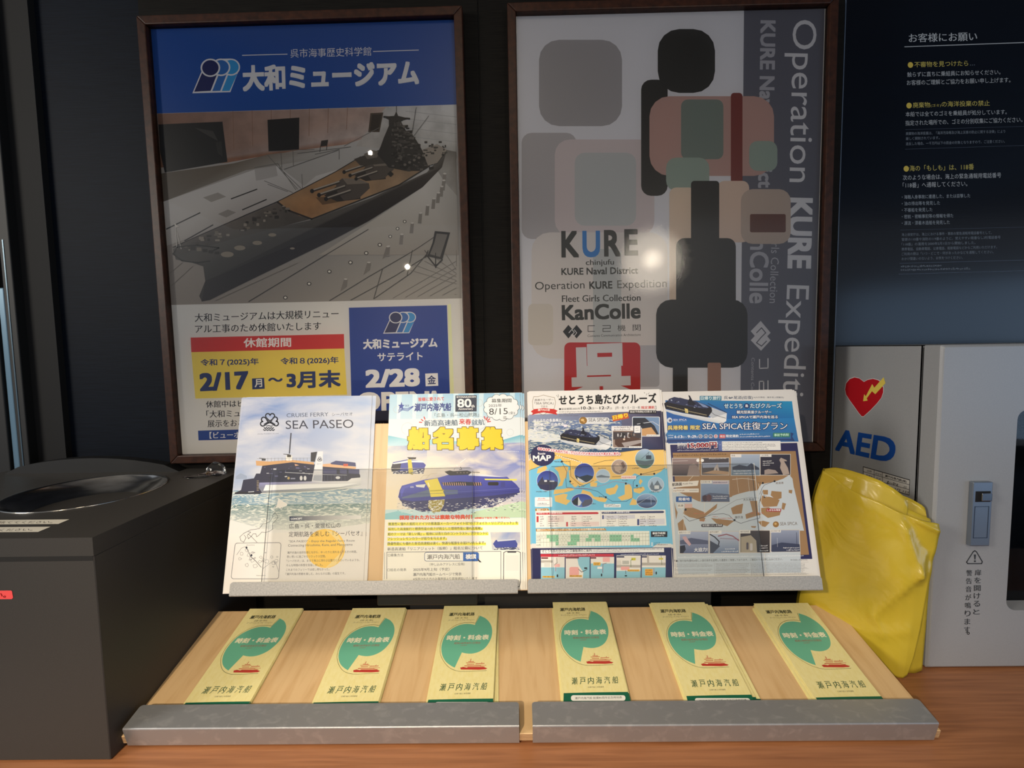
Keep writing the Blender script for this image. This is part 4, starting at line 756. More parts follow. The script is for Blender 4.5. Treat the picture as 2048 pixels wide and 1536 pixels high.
# cruiser (also used on flyer 4)
def cruiser(pen, f):
    old = pen.tr; pen.tr = f
    pen.poly([(515, 700), (700, 735), (980, 770), (1175, 715), (1150, 800), (1100, 832), (900, 805), (600, 750), (520, 722)], [(206, 212, 220), (232, 234, 238), (236, 238, 242), (220, 224, 232), (236, 238, 240), (220, 224, 228), (200, 206, 214), (196, 202, 212), (200, 206, 214)])
    pen.poly([(970, 640), (1175, 715), (1010, 775), (960, 745)], (190, 196, 206)); pen.line([(990, 620), (1175, 712)], 7, (30, 34, 56)); pen.line([(985, 690), (1040, 740), (1150, 770)], 5, (40, 44, 60))
    pen.poly([(515, 640), (575, 600), (700, 570), (900, 620), (1020, 660), (1020, 700), (960, 770), (700, 730), (520, 695)], (24, 24, 36)); pen.poly([(575, 590), (640, 565), (860, 600), (1010, 650), (960, 680), (700, 650), (560, 625)], (44, 50, 84))
    pen.line([(540, 665), (700, 700), (950, 745)], 9, (150, 140, 110)); pen.poly([(728, 680), (760, 690), (755, 735), (725, 728)], (226, 206, 130)); pen.poly([(770, 620), (800, 575), (795, 540), (812, 545), (830, 600), (860, 625), (840, 650), (780, 645)], (22, 24, 44)); pen.poly([(880, 610), (960, 640), (990, 665), (930, 660)], (130, 150, 190))
    for k in range(14): x = 580+R.random()*380; y = 600+(x-560)*.16+R.uniform(-14, 20); pen.rrect(x, y, x+R.uniform(10, 30), y+R.uniform(5, 12), 2, R.choice([(90, 100, 140), (16, 18, 30), (150, 160, 186)]))
    for k in range(9): pen.line([(560+k*44, 668+k*9), (562+k*44, 690+k*9)], 4, (70, 66, 70))
    pen.tr = old
cruiser(D, A3)
D.ell(580, 522, 24, 18, (250, 240, 250)); 
for k in range(6): t = k*1.05; D.line([(580, 522), (580+math.cos(t)*70, 522+math.sin(t)*50)], 3, (226, 222, 240))
# wavy sand border and map
wave = [(125, 960), (300, 850), (450, 850), (700, 880), (1000, 900), (1200, 870), (1500, 830), (1840, 825)]
D.poly(wave + [(1880, 1400), (130, 1400)], sand); D.line([(440, 850), (700, 885), (1000, 905), (1210, 872), (1500, 832), (1840, 827)], 5, (110, 84, 60))
D.poly([(130, 1090), (200, 1060), (290, 1020), (360, 985), (430, 960), (520, 940), (560, 1000), (640, 1040), (650, 1150), (760, 1300), (830, 1270), (960, 1240), (1060, 1200), (1180, 1210), (1290, 1200), (1400, 1180), (1470, 1130), (1540, 1160), (1700, 1160), (1800, 1110), (1870, 1050), (1900, 1400), (1950, 2030), (140, 2030)], sea3)
D.poly([(1600, 1200), (1700, 1170), (1830, 1150), (1860, 1260), (1740, 1290), (1650, 1330), (1610, 1280)], sea3)
tb = lambda x, y: (1040+x/6.4, 980+y/6.4)
isl = [[(215, 1135), (230, 1070), (330, 1030), (350, 1070), (300, 1110)], [(440, 1060), (560, 1030), (620, 1050), (590, 1200), (560, 1190)], [(490, 1110), (560, 1100), (570, 1200), (540, 1290), (480, 1300), (520, 1230)], [(440, 1340), (560, 1330), (640, 1310), (700, 1340), (560, 1380), (430, 1400)], [(440, 1420), (560, 1390), (610, 1400), (590, 1460), (650, 1480), (590, 1536), (450, 1490)], [(620, 1090), (700, 1080), (740, 1290), (700, 1310), (640, 1250)], [(800, 1340), (900, 1370), (950, 1430), (1060, 1440), (1120, 1460), (1090, 1500), (1010, 1490), (930, 1450), (780, 1390)], [(1100, 1330), (1200, 1310), (1240, 1270), (1260, 1300), (1220, 1390), (1150, 1410), (1100, 1380)], [(1340, 1280), (1400, 1270), (1430, 1310), (1440, 1450), (1300, 1480), (1250, 1440), (1340, 1400)], [(1450, 1330), (1580, 1300), (1600, 1340), (1530, 1390), (1460, 1370)], [(1540, 1200), (1570, 1230), (1540, 1280), (1520, 1240)], [(1440, 1450), (1500, 1480), (1490, 1536), (1400, 1536)], [(900, 1240), (990, 1250), (980, 1300), (900, 1300)]]
for p in isl: D.poly(p, sand)
for p in (((440, 895), (560, 920), (700, 950), (800, 1000)), ((130, 1085), (300, 1030)), ((640, 985), (650, 1170), (760, 1270), (820, 1290), (940, 1220)), ((940, 1010), (1080, 970), (1200, 960)), ((1180, 1175), (1290, 1170)), ((1560, 1140), (1850, 1070))): D.line(p, 5, (60, 54, 50))
for k in range(12): D.line([(470+k*28, 900+k*8), (484+k*28, 904+k*8)], 9, (240, 240, 236))
D.line([(535, 985), (600, 1110), (585, 1200), (595, 1310), (720, 1325), (860, 1330), (990, 1360), (1100, 1440), (1180, 1490), (1360, 1490), (1440, 1440), (1450, 1240), (1500, 1170), (1550, 1145), (1720, 1138)], 5, (40, 70, 120)); D.line([(600, 1320), (900, 1325), (1100, 1270), (1200, 1235), (1350, 1250), (1440, 1285)], 4, (196, 120, 150))
for x, y in ((535, 980), (643, 1235), (1098, 1438), (1355, 1260), (1548, 1143), (1718, 1137), (1496, 1290)): D.ell(x, y, 13, 13, (24, 24, 26))
def photo(cx, cy, rx, ry, kind):
    D.ell(cx, cy, rx+5, ry+5, (226, 232, 240)); top, bot = {'blue': ((50, 60, 150), (90, 130, 210)), 'sea': ((150, 180, 220), (60, 76, 120)), 'pale': ((170, 200, 230), (190, 200, 214)), 'green': ((170, 196, 226), (70, 110, 90)), 'brown': ((180, 160, 150), (130, 116, 110)), 'dark': ((120, 150, 220), (40, 40, 50))}[kind]
    n = 28; pts = [(cx+rx*math.cos(2*math.pi*k/n), cy+ry*math.sin(2*math.pi*k/n)) for k in range(n)]
    D.poly(pts, [tuple(top[i]+(bot[i]-top[i])*(.5+.5*math.sin(2*math.pi*k/n)) for i in range(3)) for k in range(n)])
photo(352, 1225, 135, 128, 'blue'); D.poly([(225, 1260), (260, 1210), (330, 1220), (400, 1215), (485, 1250), (478, 1290), (440, 1340), (350, 1353), (260, 1330), (225, 1280)], (50, 54, 90)); D.poly([(225, 1262), (290, 1170), (300, 1220), (340, 1210), (400, 1222), (480, 1240), (480, 1270), (230, 1275)], (60, 62, 84)); D.rrect(310, 1215, 345, 1240, 5, (210, 216, 226)); D.rrect(375, 1222, 440, 1240, 5, (190, 196, 210))
photo(822, 1125, 125, 122, 'blue'); D.poly([(700, 1150), (760, 1175), (860, 1150), (940, 1170), (925, 1200), (870, 1235), (820, 1246), (760, 1230), (715, 1190)], (44, 60, 76)); D.poly([(735, 1180), (770, 1200), (840, 1244), (780, 1238), (740, 1215)], (220, 226, 230))
photo(1062, 1165, 88, 84, 'pale'); D.poly([(980, 1170), (1040, 1150), (1100, 1165), (1150, 1170), (1145, 1185), (985, 1185)], (110, 124, 140))
photo(1270, 1050, 98, 94, 'brown'); D.poly([(1200, 1040), (1250, 1000), (1300, 1060), (1280, 1130), (1220, 1100)], (190, 170, 156)); D.poly([(1290, 1000), (1320, 980), (1350, 1040), (1320, 1070)], (110, 90, 84))
photo(1597, 945, 122, 122, 'green'); D.poly([(1480, 960), (1600, 975), (1715, 955), (1700, 1010), (1600, 1030), (1500, 1010)], (84, 100, 110)); D.line([(1555, 945), (1650, 860)], 4, (60, 70, 80)); D.rrect(1612, 900, 1680, 950, 8, (60, 70, 84)); D.line([(1645, 860), (1640, 905)], 4, (60, 70, 80))
photo(1740, 1275, 98, 92, 'pale'); D.poly([(1660, 1300), (1690, 1230), (1710, 1290), (1760, 1220), (1800, 1290), (1820, 1320), (1740, 1362), (1680, 1340)], (110, 124, 140)); D.rrect(1720, 1285, 1780, 1330, 6, (214, 220, 226))
photo(795, 1480, 135, 86, 'blue'); D.poly([(665, 1490), (740, 1430), (760, 1480), (750, 1545), (690, 1530)], (40, 44, 44)); D.poly([(830, 1470), (920, 1460), (925, 1500), (880, 1540), (800, 1560), (790, 1520)], (90, 92, 110)); D.poly([(745, 1430), (765, 1470), (790, 1500), (770, 1540), (740, 1550)], (220, 226, 230))
photo(1622, 1485, 130, 90, 'sea'); D.poly([(1495, 1490), (1600, 1460), (1750, 1480), (1748, 1500), (1495, 1510)], (60, 74, 106)); D.line([(1675, 1410), (1678, 1530)], 4, (200, 210, 226)); D.line([(1500, 1530), (1678, 1415), (1745, 1500)], 3, (200, 210, 226))
for x0, y0, x1 in ((205, 1375, 350), (665, 1070, 800), (1000, 1075, 1100), (1270, 1110, 1360), (1660, 1380, 1790), (440, 990, 640), (640, 1275, 690), (745, 1310, 820), (1010, 1440, 1085), (1310, 1230, 1390), (1460, 1325, 1560), (900, 1530, 980), (1440, 1075, 1530)): D.micro((x0, y0), (x1, y0-3), 18, (70, 60, 60), x0)
D.rrect(1295, 1160, 1485, 1205, 4, (250, 226, 224)); D.micro((1305, 1195), (1475, 1190), 20, (206, 60, 80), 5)
D.ell(290, 900, 156, 138, nav); D.poly([(130, 835), (300, 835), (450, 830), (440, 850), (300, 860), (125, 900)], nav) if 0 else None
D.rrect(190, 1440, 412, 1640, 10, (250, 250, 250)) if 0 else None
# inset photos, top right
D.rrect(1435, 405, 1790, 660, 18, (236, 238, 242)); D.rrect(1442, 412, 1782, 654, 14, (120, 150, 190)); D.poly([(1445, 420), (1600, 420), (1720, 520), (1780, 640), (1640, 650), (1540, 560), (1445, 520)], (44, 48, 62)); D.poly([(1560, 560), (1680, 540), (1760, 650), (1560, 650)], (206, 160, 110)); D.line([(1500, 500), (1700, 470), (1780, 520)], 8, (200, 206, 220)); D.poly([(1540, 480), (1590, 490), (1580, 520), (1540, 516)], (30, 34, 46)); D.rect(1620, 634, 1790, 660, (246, 246, 246)); D.micro((1630, 654), (1780, 650), 14, (90, 90, 90), 1)
D.rrect(1180, 540, 1560, 805, 18, (236, 238, 242)); D.rrect(1190, 550, 1552, 798, 14, (150, 130, 120)); D.poly([(1192, 600), (1550, 600), (1550, 680), (1192, 700)], (70, 64, 70)); D.poly([(1215, 700), (1400, 650), (1552, 690), (1552, 798), (1260, 798), (1215, 760)], (84, 60, 54)); D.poly([(1300, 740), (1550, 700), (1552, 740), (1340, 798)], (170, 160, 160)); D.ell(1332, 695, 14, 12, (226, 206, 190))
for k in range(16): x = R.uniform(1200, 1540); D.rrect(x, 610+R.uniform(0, 40), x+R.uniform(8, 24), 650+R.uniform(0, 30), 3, R.choice([(40, 38, 44), (150, 146, 150), (110, 84, 70), (200, 200, 206)]))
D.rect(1170, 525, 1450, 585, (240, 238, 240)); D.micro((1205, 555), (1430, 548), 22, (80, 70, 80), 8); D.micro((1205, 582), (1420, 576), 20, (80, 70, 80), 9); D.rect(1395, 784, 1560, 806, (246, 246, 246)); D.micro((1405, 802), (1550, 799), 13, (90, 90, 90), 3); D.rrect(1452, 515, 1550, 620, 12, (60, 66, 90)); D.rrect(1460, 522, 1542, 612, 10, (246, 246, 248)); D.micro((1480, 560), (1520, 556), 12, (110, 110, 120), 2); D.micro((1476, 590), (1526, 586), 12, (110, 110, 120), 6)
# badges
D.line([(160, 210), (175, 150), (230, 150), (300, 128), (380, 150), (440, 160), (455, 220), (440, 300), (380, 330), (300, 385), (220, 350), (165, 300), (160, 210)], 5, (150, 130, 100)); D.poly([(138, 340), (180, 310), (300, 295), (440, 310), (482, 330), (460, 350), (480, 382), (420, 370), (300, 350), (190, 372), (145, 388), (165, 360)], (206, 48, 44))
D.poly([(1172, 395), (1380, 355), (1395, 425), (1190, 468)], (206, 90, 50)); D.rect(1395, 322, 1746, 368, (36, 32, 40)); D.rrect(756, 415, 1142, 500, 30, (226, 228, 232)); D.ell(808, 455, 50, 47, (150, 112, 54)); D.ell(800, 448, 22, 16, (226, 190, 130)); D.ell(820, 470, 14, 10, (206, 160, 100))
for p in (((466, 130), (490, 160)), ((488, 120), (498, 150)), ((1590, 92), (1598, 108)), ((1625, 108), (1615, 132)), ((1655, 98), (1640, 118))): D.line(p, 4, (60, 56, 50))
D.tr = tb
D.rrect(190, 92, 412, 216, 12, (248, 250, 252)); D.line([(222, 132), (375, 130)], 4, (206, 60, 70)); D.line([(222, 192), (375, 190)], 4, (50, 60, 90)); D.micro((232, 120), (330, 118), 16, (206, 60, 70), 1); D.micro((228, 182), (345, 180), 16, (50, 60, 90), 2); D.rect(1075, 178, 1290, 222, (248, 250, 252)); D.micro((1085, 196), (1225, 194), 16, (40, 50, 110), 2); D.micro((1085, 214), (1275, 212), 16, (40, 50, 110), 3)
D.poly([(195, 235), (360, 232), (375, 262), (1860, 252), (1875, 455), (200, 485)], (246, 244, 240)); D.poly([(195, 237), (358, 234), (375, 262), (197, 270)], (176, 130, 50)); D.poly([(210, 290), (990, 282), (1010, 295), (995, 308), (212, 316)], (200, 44, 54)); D.poly([(1045, 280), (1830, 268), (1848, 280), (1832, 294), (1047, 306)], (44, 52, 100))
D.rect(212, 335, 238, 412, (200, 60, 64)); D.rect(590, 410, 614, 466, (206, 80, 84)); D.rect(1050, 322, 1074, 372, (90, 100, 150)); D.rect(1500, 372, 1526, 450, (60, 70, 130)); D.poly([(360, 335), (560, 330), (562, 408), (360, 412)], (238, 222, 220)); D.poly([(640, 412), (1010, 405), (1012, 458), (640, 464)], (240, 220, 218)); D.poly([(1080, 322), (1470, 316), (1472, 366), (1080, 370)], (220, 220, 232)); D.poly([(1530, 370), (1850, 366), (1852, 440), (1530, 446)], (224, 224, 234))
for i in range(5):
    for x0, x1 in ((258, 325), (362, 500), (660, 745), (810, 930), (1110, 1230), (1275, 1400), (1540, 1620), (1650, 1760)): D.micro((x0, 352+i*28.5), (x1-R.uniform(0, 40), 351+i*28.5), 17, (84, 78, 84), i+x0)
D.line([(348, 335), (350, 470)], 2.5, (150, 140, 140)); D.line([(795, 330), (797, 462)], 2.5, (150, 140, 140)); D.line([(1262, 322), (1264, 455)], 2.5, (150, 140, 140)); D.line([(1636, 318), (1640, 450)], 2.5, (150, 140, 140)); D.line([(1032, 262), (1036, 470)], 4, (190, 196, 206))
D.poly([(200, 492), (1090, 488), (1112, 515), (1884, 508), (1884, 600), (1690, 735), (205, 730)], sea3); D.poly([(203, 496), (1088, 490), (1110, 518), (204, 530)], (196, 140, 60))
D.poly([(203, 530), (1655, 524), (1660, 705), (205, 732)], (244, 246, 234))
cw = (1645-262)/36; gn = (150, 214, 176)
rows = [([3, 4, 5, 6, 10, 11, 12, 13, 17, 18, 19, 20, 24, 25, 26, 27, 31], 0, 31), ([3, 7, 8, 9, 10, 14, 15, 16, 17, 21, 22, 23, 24, 28, 29, 30], 0, 30), ([1, 5, 6, 7], 0, 7)]
for r_, offs, yy in ((0, 0, 572), (1, 3, 616), (2, 5, 664)):
    for dday in (({0: [3, 4, 5, 6, 11, 12, 13, 17, 18, 19, 20, 24, 25, 26, 27, 31], 1: [1, 2, 3, 8, 9, 10, 13, 14, 16, 17, 21, 22, 23, 24, 28, 29, 30], 2: [1, 5, 6, 7]})[r_]):
        x = 262+(dday-1+offs)*cw; D.poly([(x, yy), (x+cw, yy-1), (x+cw, yy+44), (x, yy+45)], gn)
for k in range(37): x = 262+k*cw; D.line([(x, 545), (x+2, 722)], 2.5, (150, 160, 140))
for y in (572, 616, 664): D.line([(205, y+6), (1658, y-18)], 3, (150, 160, 140))
D.rect(1675, 528, 1886, 602, (30, 30, 40)); D.micro((1715, 686), (1800, 684), 16, (50, 60, 90), 3); D.micro((1715, 708), (1890, 706), 16, (50, 60, 90), 4); D.ell(1690, 680, 10, 10, (240, 244, 248)); D.ell(1690, 704, 10, 10, (240, 244, 248))
D.poly([(135, 745), (1945, 735), (1960, 1300), (135, 1300)], nav); D.poly([(262, 768), (1842, 742), (1844, 795), (262, 815)], (246, 246, 248)); D.poly([(262, 820), (1198, 816), (1200, 852), (264, 856)], (206, 52, 70)); D.poly([(1230, 818), (1848, 810), (1848, 832), (1232, 842)], (50, 60, 110))
for i, (x0, x1) in enumerate(((268, 572), (585, 892), (905, 1205), (1235, 1545), (1560, 1865))):
    D.rect(x0, 856 if i < 3 else 838, x1, 1300, (244, 240, 234)); 
    if i == 1: D.poly([(730, 856), (892, 856), (892, 1300), (800, 1300), (810, 1050), (750, 960)], (150, 206, 226)); D.rrect(632, 985, 755, 1100, 24, (246, 180, 176)); D.line([(750, 1015), (790, 1050), (860, 1015)], 7, (60, 50, 60)); D.rrect(822, 990, 860, 1010, 3, (30, 30, 30))
    else: D.rect(x0, (990, 0, 940, 1035, 990)[i], x1, 1300, (150, 206, 226)); D.rect(x0, (900, 0, 1100, 960, 930)[i], x0+150 if i == 0 else x1 if i > 2 else x0+2, (930, 0, 1102, 992, 965)[i], (190, 184, 176))
D.rrect(440, 945, 510, 985, 4, (248, 190, 186)); D.line([(455, 990), (455, 1040)], 6, (206, 60, 90)); D.rrect(470, 1080, 488, 1115, 6, (24, 24, 30)); D.line([(470, 870), (475, 930), (440, 960)], 12, (190, 184, 176)); D.rrect(310, 925, 385, 985, 4, (226, 226, 220))
D.rrect(1060, 860, 1150, 920, 4, (248, 190, 186)); D.rrect(938, 925, 1030, 965, 3, (244, 190, 70)); D.line([(1105, 935), (1062, 945), (1058, 1060)], 6, (150, 80, 90)); D.rrect(1036, 1070, 1052, 1105, 6, (24, 24, 30)); D.rrect(990, 980, 1050, 1010, 3, (250, 250, 250))
D.rrect(1310, 905, 1395, 950, 3, (196, 196, 190)); D.rrect(1425, 868, 1480, 900, 3, (214, 206, 60)); D.line([(1420, 985), (1418, 900), (1440, 885)], 6, (90, 130, 40)); D.rrect(1290, 980, 1400, 1025, 12, (248, 180, 176)); D.rrect(1375, 1018, 1530, 1042, 3, (244, 190, 70)); D.rrect(1340, 1090, 1370, 1106, 5, (24, 24, 30)); D.line([(1352, 1030), (1352, 1075)], 6, (60, 60, 60)); D.poly([(1235, 900), (1290, 900), (1300, 960), (1235, 960)], (226, 222, 216))
D.line([(1635, 840), (1640, 930)], 26, (200, 192, 186)); D.line([(1805, 840), (1815, 960)], 5, (90, 110, 40)); D.rrect(1775, 870, 1832, 890, 3, (214, 206, 60)); D.line([(1712, 1000), (1716, 1070)], 6, (206, 80, 90)); D.rrect(1735, 1045, 1752, 1080, 6, (24, 24, 30)); D.rrect(1600, 1010, 1700, 1095, 10, (244, 180, 60))
for i, x0 in enumerate((280, 595, 905, 1245, 1560)): D.rect(x0-8, (862, 858, 860, 846, 846)[i], x0+(80, 160, 70, 90, 70)[i], (880, 876, 878, 864, 864)[i], (110, 24, 36) if i < 3 else (44, 46, 90))
for x0, x1, y in ((292, 440, 1118), (638, 790, 1108), (948, 1020, 945), (948, 1020, 962), (1380, 1520, 1038), (1608, 1690, 1035), (1608, 1690, 1060), (1608, 1690, 1085)): D.rect(x0-4, y-18, x1+4, y+4, (244, 190, 70)) if y > 1100 else None; D.micro((x0, y), (x1, y-1), 14, (90, 50, 20), x0+y)
X = Pen(B3, 'lettering', A3); ink3 = (24, 22, 28)
X.text('せとうち島たびクルーズ', (497, 258), (1750, 232), 128, ink3, .03); X.text('高速クルーザー', (188, 205), (428, 202), 28, (70, 60, 56), .012); X.text('「SEA SPICA」', (186, 252), (430, 250), 38, (70, 60, 56), .006); X.text('で巡る', (265, 290), (352, 288), 28, (90, 80, 76)); X.text('瀬戸内の旅', (228, 334), (382, 334), 30, (246, 240, 236), .02)
X.text('■設定期間:2025年', (500, 322), (772, 316), 28, (50, 46, 50), .01); X.text('10', (782, 315), (842, 313), 38, ink3, .02); X.text('月', (846, 315), (874, 314), 24, ink3); X.text('3', (876, 314), (908, 313), 38, ink3, .02); X.text('日～', (912, 313), (1006, 310), 26, ink3); X.text('12', (1018, 312), (1080, 310), 36, ink3, .02); X.text('月', (1084, 312), (1112, 311), 24, ink3); X.text('7', (1114, 311), (1145, 310), 36, ink3, .02); X.text('日', (1150, 312), (1176, 311), 24, ink3); X.text('[月・金・土・日・祝', (1222, 315), (1538, 310), 42, (70, 62, 66), .01); X.text('限定運航', (1552, 308), (1725, 304), 38, (206, 60, 56), .02); X.text(']', (1730, 312), (1746, 311), 44, (80, 70, 70))
X.micro((500, 352), (1058, 345), 15, (110, 104, 106), 1); X.micro((500, 376), (1260, 368), 15, (110, 104, 106), 2); X.micro((500, 402), (760, 398), 13, (110, 104, 106), 3); X.text('事前予約制(3日前まで)', (1406, 362), (1736, 356), 32, (250, 248, 246), .016)
X.text('日帰り', (1192, 448), (1385, 412), 58, (250, 220, 60), .05); X.text('SEA SPICA', (878, 470), (1135, 466), 46, (90, 90, 96)); X.text('せとうちの多島美と', (172, 478), (530, 470), 42, (246, 246, 250), .02); X.text('島の魅力に出会える', (175, 530), (560, 522), 42, (246, 246, 250), .02); X.text('船の旅へ', (175, 582), (345, 577), 40, (246, 246, 250), .02)
for i, st in enumerate('SEASPICA船内では、マリンガイドが島々の文化や歴史をご案内'):   # caption following the wave
    x = 228+i*32.2; y = 828+math.sin(i/31*math.pi*.62)*66; X.ell(x+14, y-13, 22, 22, (246, 230, 234)); nw = 7 if st in 'I、' else 26; X.text(st, (x+(26-nw)/2, y+3), (x+(26+nw)/2, y+4), 10 if st == '、' else 31, (206, 56, 84), .02)
X.text('Route', (230, 892), (325, 890), 30, (246, 246, 250), .02); X.text('MAP', (165, 975), (398, 970), 74, (250, 250, 252), .03)
X.tr = tb
X.text('運航コース', (212, 268), (352, 264), 26, (250, 244, 226), .03); X.text('つばきコース（広島発▶尾道着）', (222, 310), (545, 304), 22, (250, 236, 236), .02); X.text('しまなみコース（尾道発▶広島着）', (1058, 300), (1405, 292), 22, (236, 238, 250), .02); X.text('運航日カレンダー ※カレンダーに色がついている日が運航日となります。', (215, 526), (1088, 514), 30, (252, 246, 226), .025)
X.text('事前予約制', (1695, 570), (1860, 566), 30, (250, 250, 250), .03); X.text('(3日前まで)', (1720, 594), (1842, 592), 18, (250, 250, 250), .02); X.text('せとうち島たびクルーズ乗船港のご案内', (280, 806), (915, 792), 42, (40, 38, 50), .01); X.micro((928, 776), (1820, 762), 16, (120, 116, 124), 4); X.micro((928, 795), (1530, 788), 14, (120, 116, 124), 5); X.micro((495, 845), (960, 840), 20, (250, 226, 230), 6); X.micro((1290, 834), (1780, 826), 16, (226, 230, 246), 7)
for r_, offs, yy, mon, n_ in ((0, 0, 612, '10月', 31), (1, 3, 655, '11月', 30), (2, 5, 718, '12月', 7)):
    X.text(mon, (212, yy), (258, yy-1), 24, (80, 84, 78))
    for dday in range(1, n_+1):
        x = 262+(dday-1+offs)*cw; w_ = 5 if dday == 1 else 11 if dday < 10 else 24; X.text(str(dday), (x+cw/2-w_/2, yy-3-(x-262)*.008), (x+cw/2+w_/2, yy-3-(x-262)*.008), 24, (96, 100, 92))
# ---- 4: day trip flyer
zb4 = lambda x, y: (1310+x/6.4, 770+y/6.4); zc4 = lambda x, y: (1310+x/5.535, 980+y/5.535)
D = Pen(B4, 'picture', raw=True)
D.poly([(0, BH), (.21, BH), (.21, 0), (0, 0)], (226, 224, 222)); D.poly([(.004, .2835), (.204, .279), (.204, .246), (.004, .246)], [(36, 100, 170), (40, 150, 200), (30, 110, 180), (40, 90, 170)]); D.poly([(.004, .252), (.204, .252), (.206, .215), (.003, .215)], [(34, 110, 184), (38, 130, 196), (56, 110, 170), (52, 96, 160)])
D.poly([(.006, .213), (.2035, .213), (.2035, .041), (.006, .041)], (42, 40, 88)); D.poly([(.009, .2005), (.1995, .2005), (.1995, .047), (.009, .047)], (160, 126, 88)); D.poly([(.002, .0405), (.208, .0405), (.208, 0), (.002, 0)], (228, 226, 222))
D = Pen(B4, 'picture', zb4)
cruiser(D, affine(((515, 700), (1175, 715), (795, 540)), (zb4(130, 310), zb4(920, 360), zb4(425, 130))))
D.rrect(572, 140, 850, 200, 8, (56, 130, 160)); D.ell(1173, 268, 36, 36, (24, 50, 110)); D.ell(187, 452, 34, 34, (206, 216, 230)); D.ell(195, 455, 16, 15, (90, 80, 110)); D.line([(235, 470), (405, 470)], 2, (150, 180, 210))
D.poly([(120, 640), (150, 610), (1730, 605), (1775, 620), (1755, 660), (1790, 718), (1700, 712), (150, 700), (135, 740), (160, 690)], (44, 66, 120)); D.poly([(148, 608), (1735, 602), (1742, 690), (152, 698)], [(56, 130, 190), (50, 120, 180), (56, 100, 160), (60, 106, 166)]); D.rrect(1510, 612, 1728, 668, 6, (56, 130, 110))
D.poly([(800, 722), (1605, 716), (1610, 835), (815, 842)], (238, 238, 236)); D.poly([(800, 722), (855, 722), (860, 842), (815, 842)], (90, 110, 170))
for x0, c in ((560, (60, 76, 120)), (628, (60, 76, 120)), (690, (60, 76, 120)), (756, (196, 80, 80))): D.ell(x0+22, 656, 26, 24, (226, 230, 236)); D.ell(x0+22, 656, 21, 19, c)
D.rrect(824, 630, 900, 682, 8, (206, 80, 84))
# map
br, wr_ = (160, 126, 86), (196, 206, 214)
D.poly([(215, 1330), (560, 1490), (800, 1500), (960, 1480), (990, 1420), (1080, 1390), (1200, 1360), (1310, 1350), (1360, 1270), (1520, 1240), (1640, 1200), (1720, 1150), (1760, 1200), (1850, 1800), (1870, 2400), (300, 2420), (280, 2300)], wr_)
D.tr = zc4
D.poly([(205, 120), (270, 130), (330, 200), (400, 240), (540, 260), (580, 260), (640, 210), (700, 190), (720, 130), (800, 90), (1000, 30), (1150, 15), (1540, -20), (1650, 450), (260, 460)], wr_); D.poly([(210, 120), (230, 200), (250, 250), (232, 330), (225, 250)], br)
for p in ([(330, 200), (420, 195), (560, 250), (690, 150), (680, 200), (560, 290), (520, 330), (380, 300), (310, 260)], [(250, 370), (310, 320), (345, 430), (350, 445), (262, 450)], [(840, 200), (900, 170), (975, 150), (960, 260), (860, 270)], [(1050, 120), (1130, 120), (1140, 250), (1180, 270), (1010, 320), (1000, 270), (1080, 240)], [(1190, 60), (1290, 80), (1380, 110), (1350, 180), (1200, 190), (1160, 110)], [(1170, 200), (1260, 190), (1320, 240), (1400, 210), (1380, 280), (1250, 310), (1180, 260)], [(1290, 10), (1400, 20), (1400, 90), (1340, 110), (1280, 60)], [(620, 310), (700, 320), (880, 340), (800, 400), (680, 370)], [(500, 300), (560, 310), (540, 350), (490, 340)], [(1140, 350), (1200, 340), (1270, 360), (1220, 410), (1180, 400)], [(1410, 140), (1450, 150), (1430, 220), (1400, 210)], [(1190, 0), (1250, 0), (1250, 50), (1200, 50)], [(1060, 400), (1120, 400), (1110, 420), (1070, 415)], [(1480, 0), (1520, 0), (1515, 40), (1480, 30)]): D.poly(p, br)
for p in (((545, 130), (545, 260), (620, 200), (640, 140)), ((250, 20), (240, 150), (320, 240), (320, 440)), ((1140, -80), (1180, 60), (1170, 280), (1230, 930))): D.line(p, 4, (226, 220, 206))
for p in (((320, 290), (380, 345), (540, 300), (640, 270), (760, 262), (820, 280), (880, 340), (950, 370), (1040, 340), (1160, 310), (1150, 150), (1190, 10)),):
    for (x0, y0), (x1, y1) in zip(p, p[1:]):
        n_ = max(2, int(math.hypot(x1-x0, y1-y0)/14))
        for k in range(n_): t = k/n_; D.line([(x0+(x1-x0)*t, y0+(y1-y0)*t), (x0+(x1-x0)*(t+.5/n_), y0+(y1-y0)*(t+.5/n_))], 6, (50, 52, 70))
D.line([(590, 280), (760, 190), (900, 110), (1050, 80), (1150, 90)], 3, (110, 110, 120))
for x, y in ((338, 217), (880, 333), (1212, 75)): D.ell(x, y, 12, 12, (30, 30, 34))
D.ell(1338, 380, 34, 33, (150, 112, 60)); D.ell(1334, 374, 14, 12, (206, 170, 110)); D.rrect(512, 376, 752, 410, 14, (50, 46, 54)); D.rrect(1232, 206, 1396, 240, 8, (160, 44, 50)); D.rrect(232, 72, 406, 132, 4, (40, 90, 160))
D.rrect(250, 150, 318, 200, 4, (226, 222, 216)); D.rrect(328, 152, 412, 198, 4, (216, 180, 170))
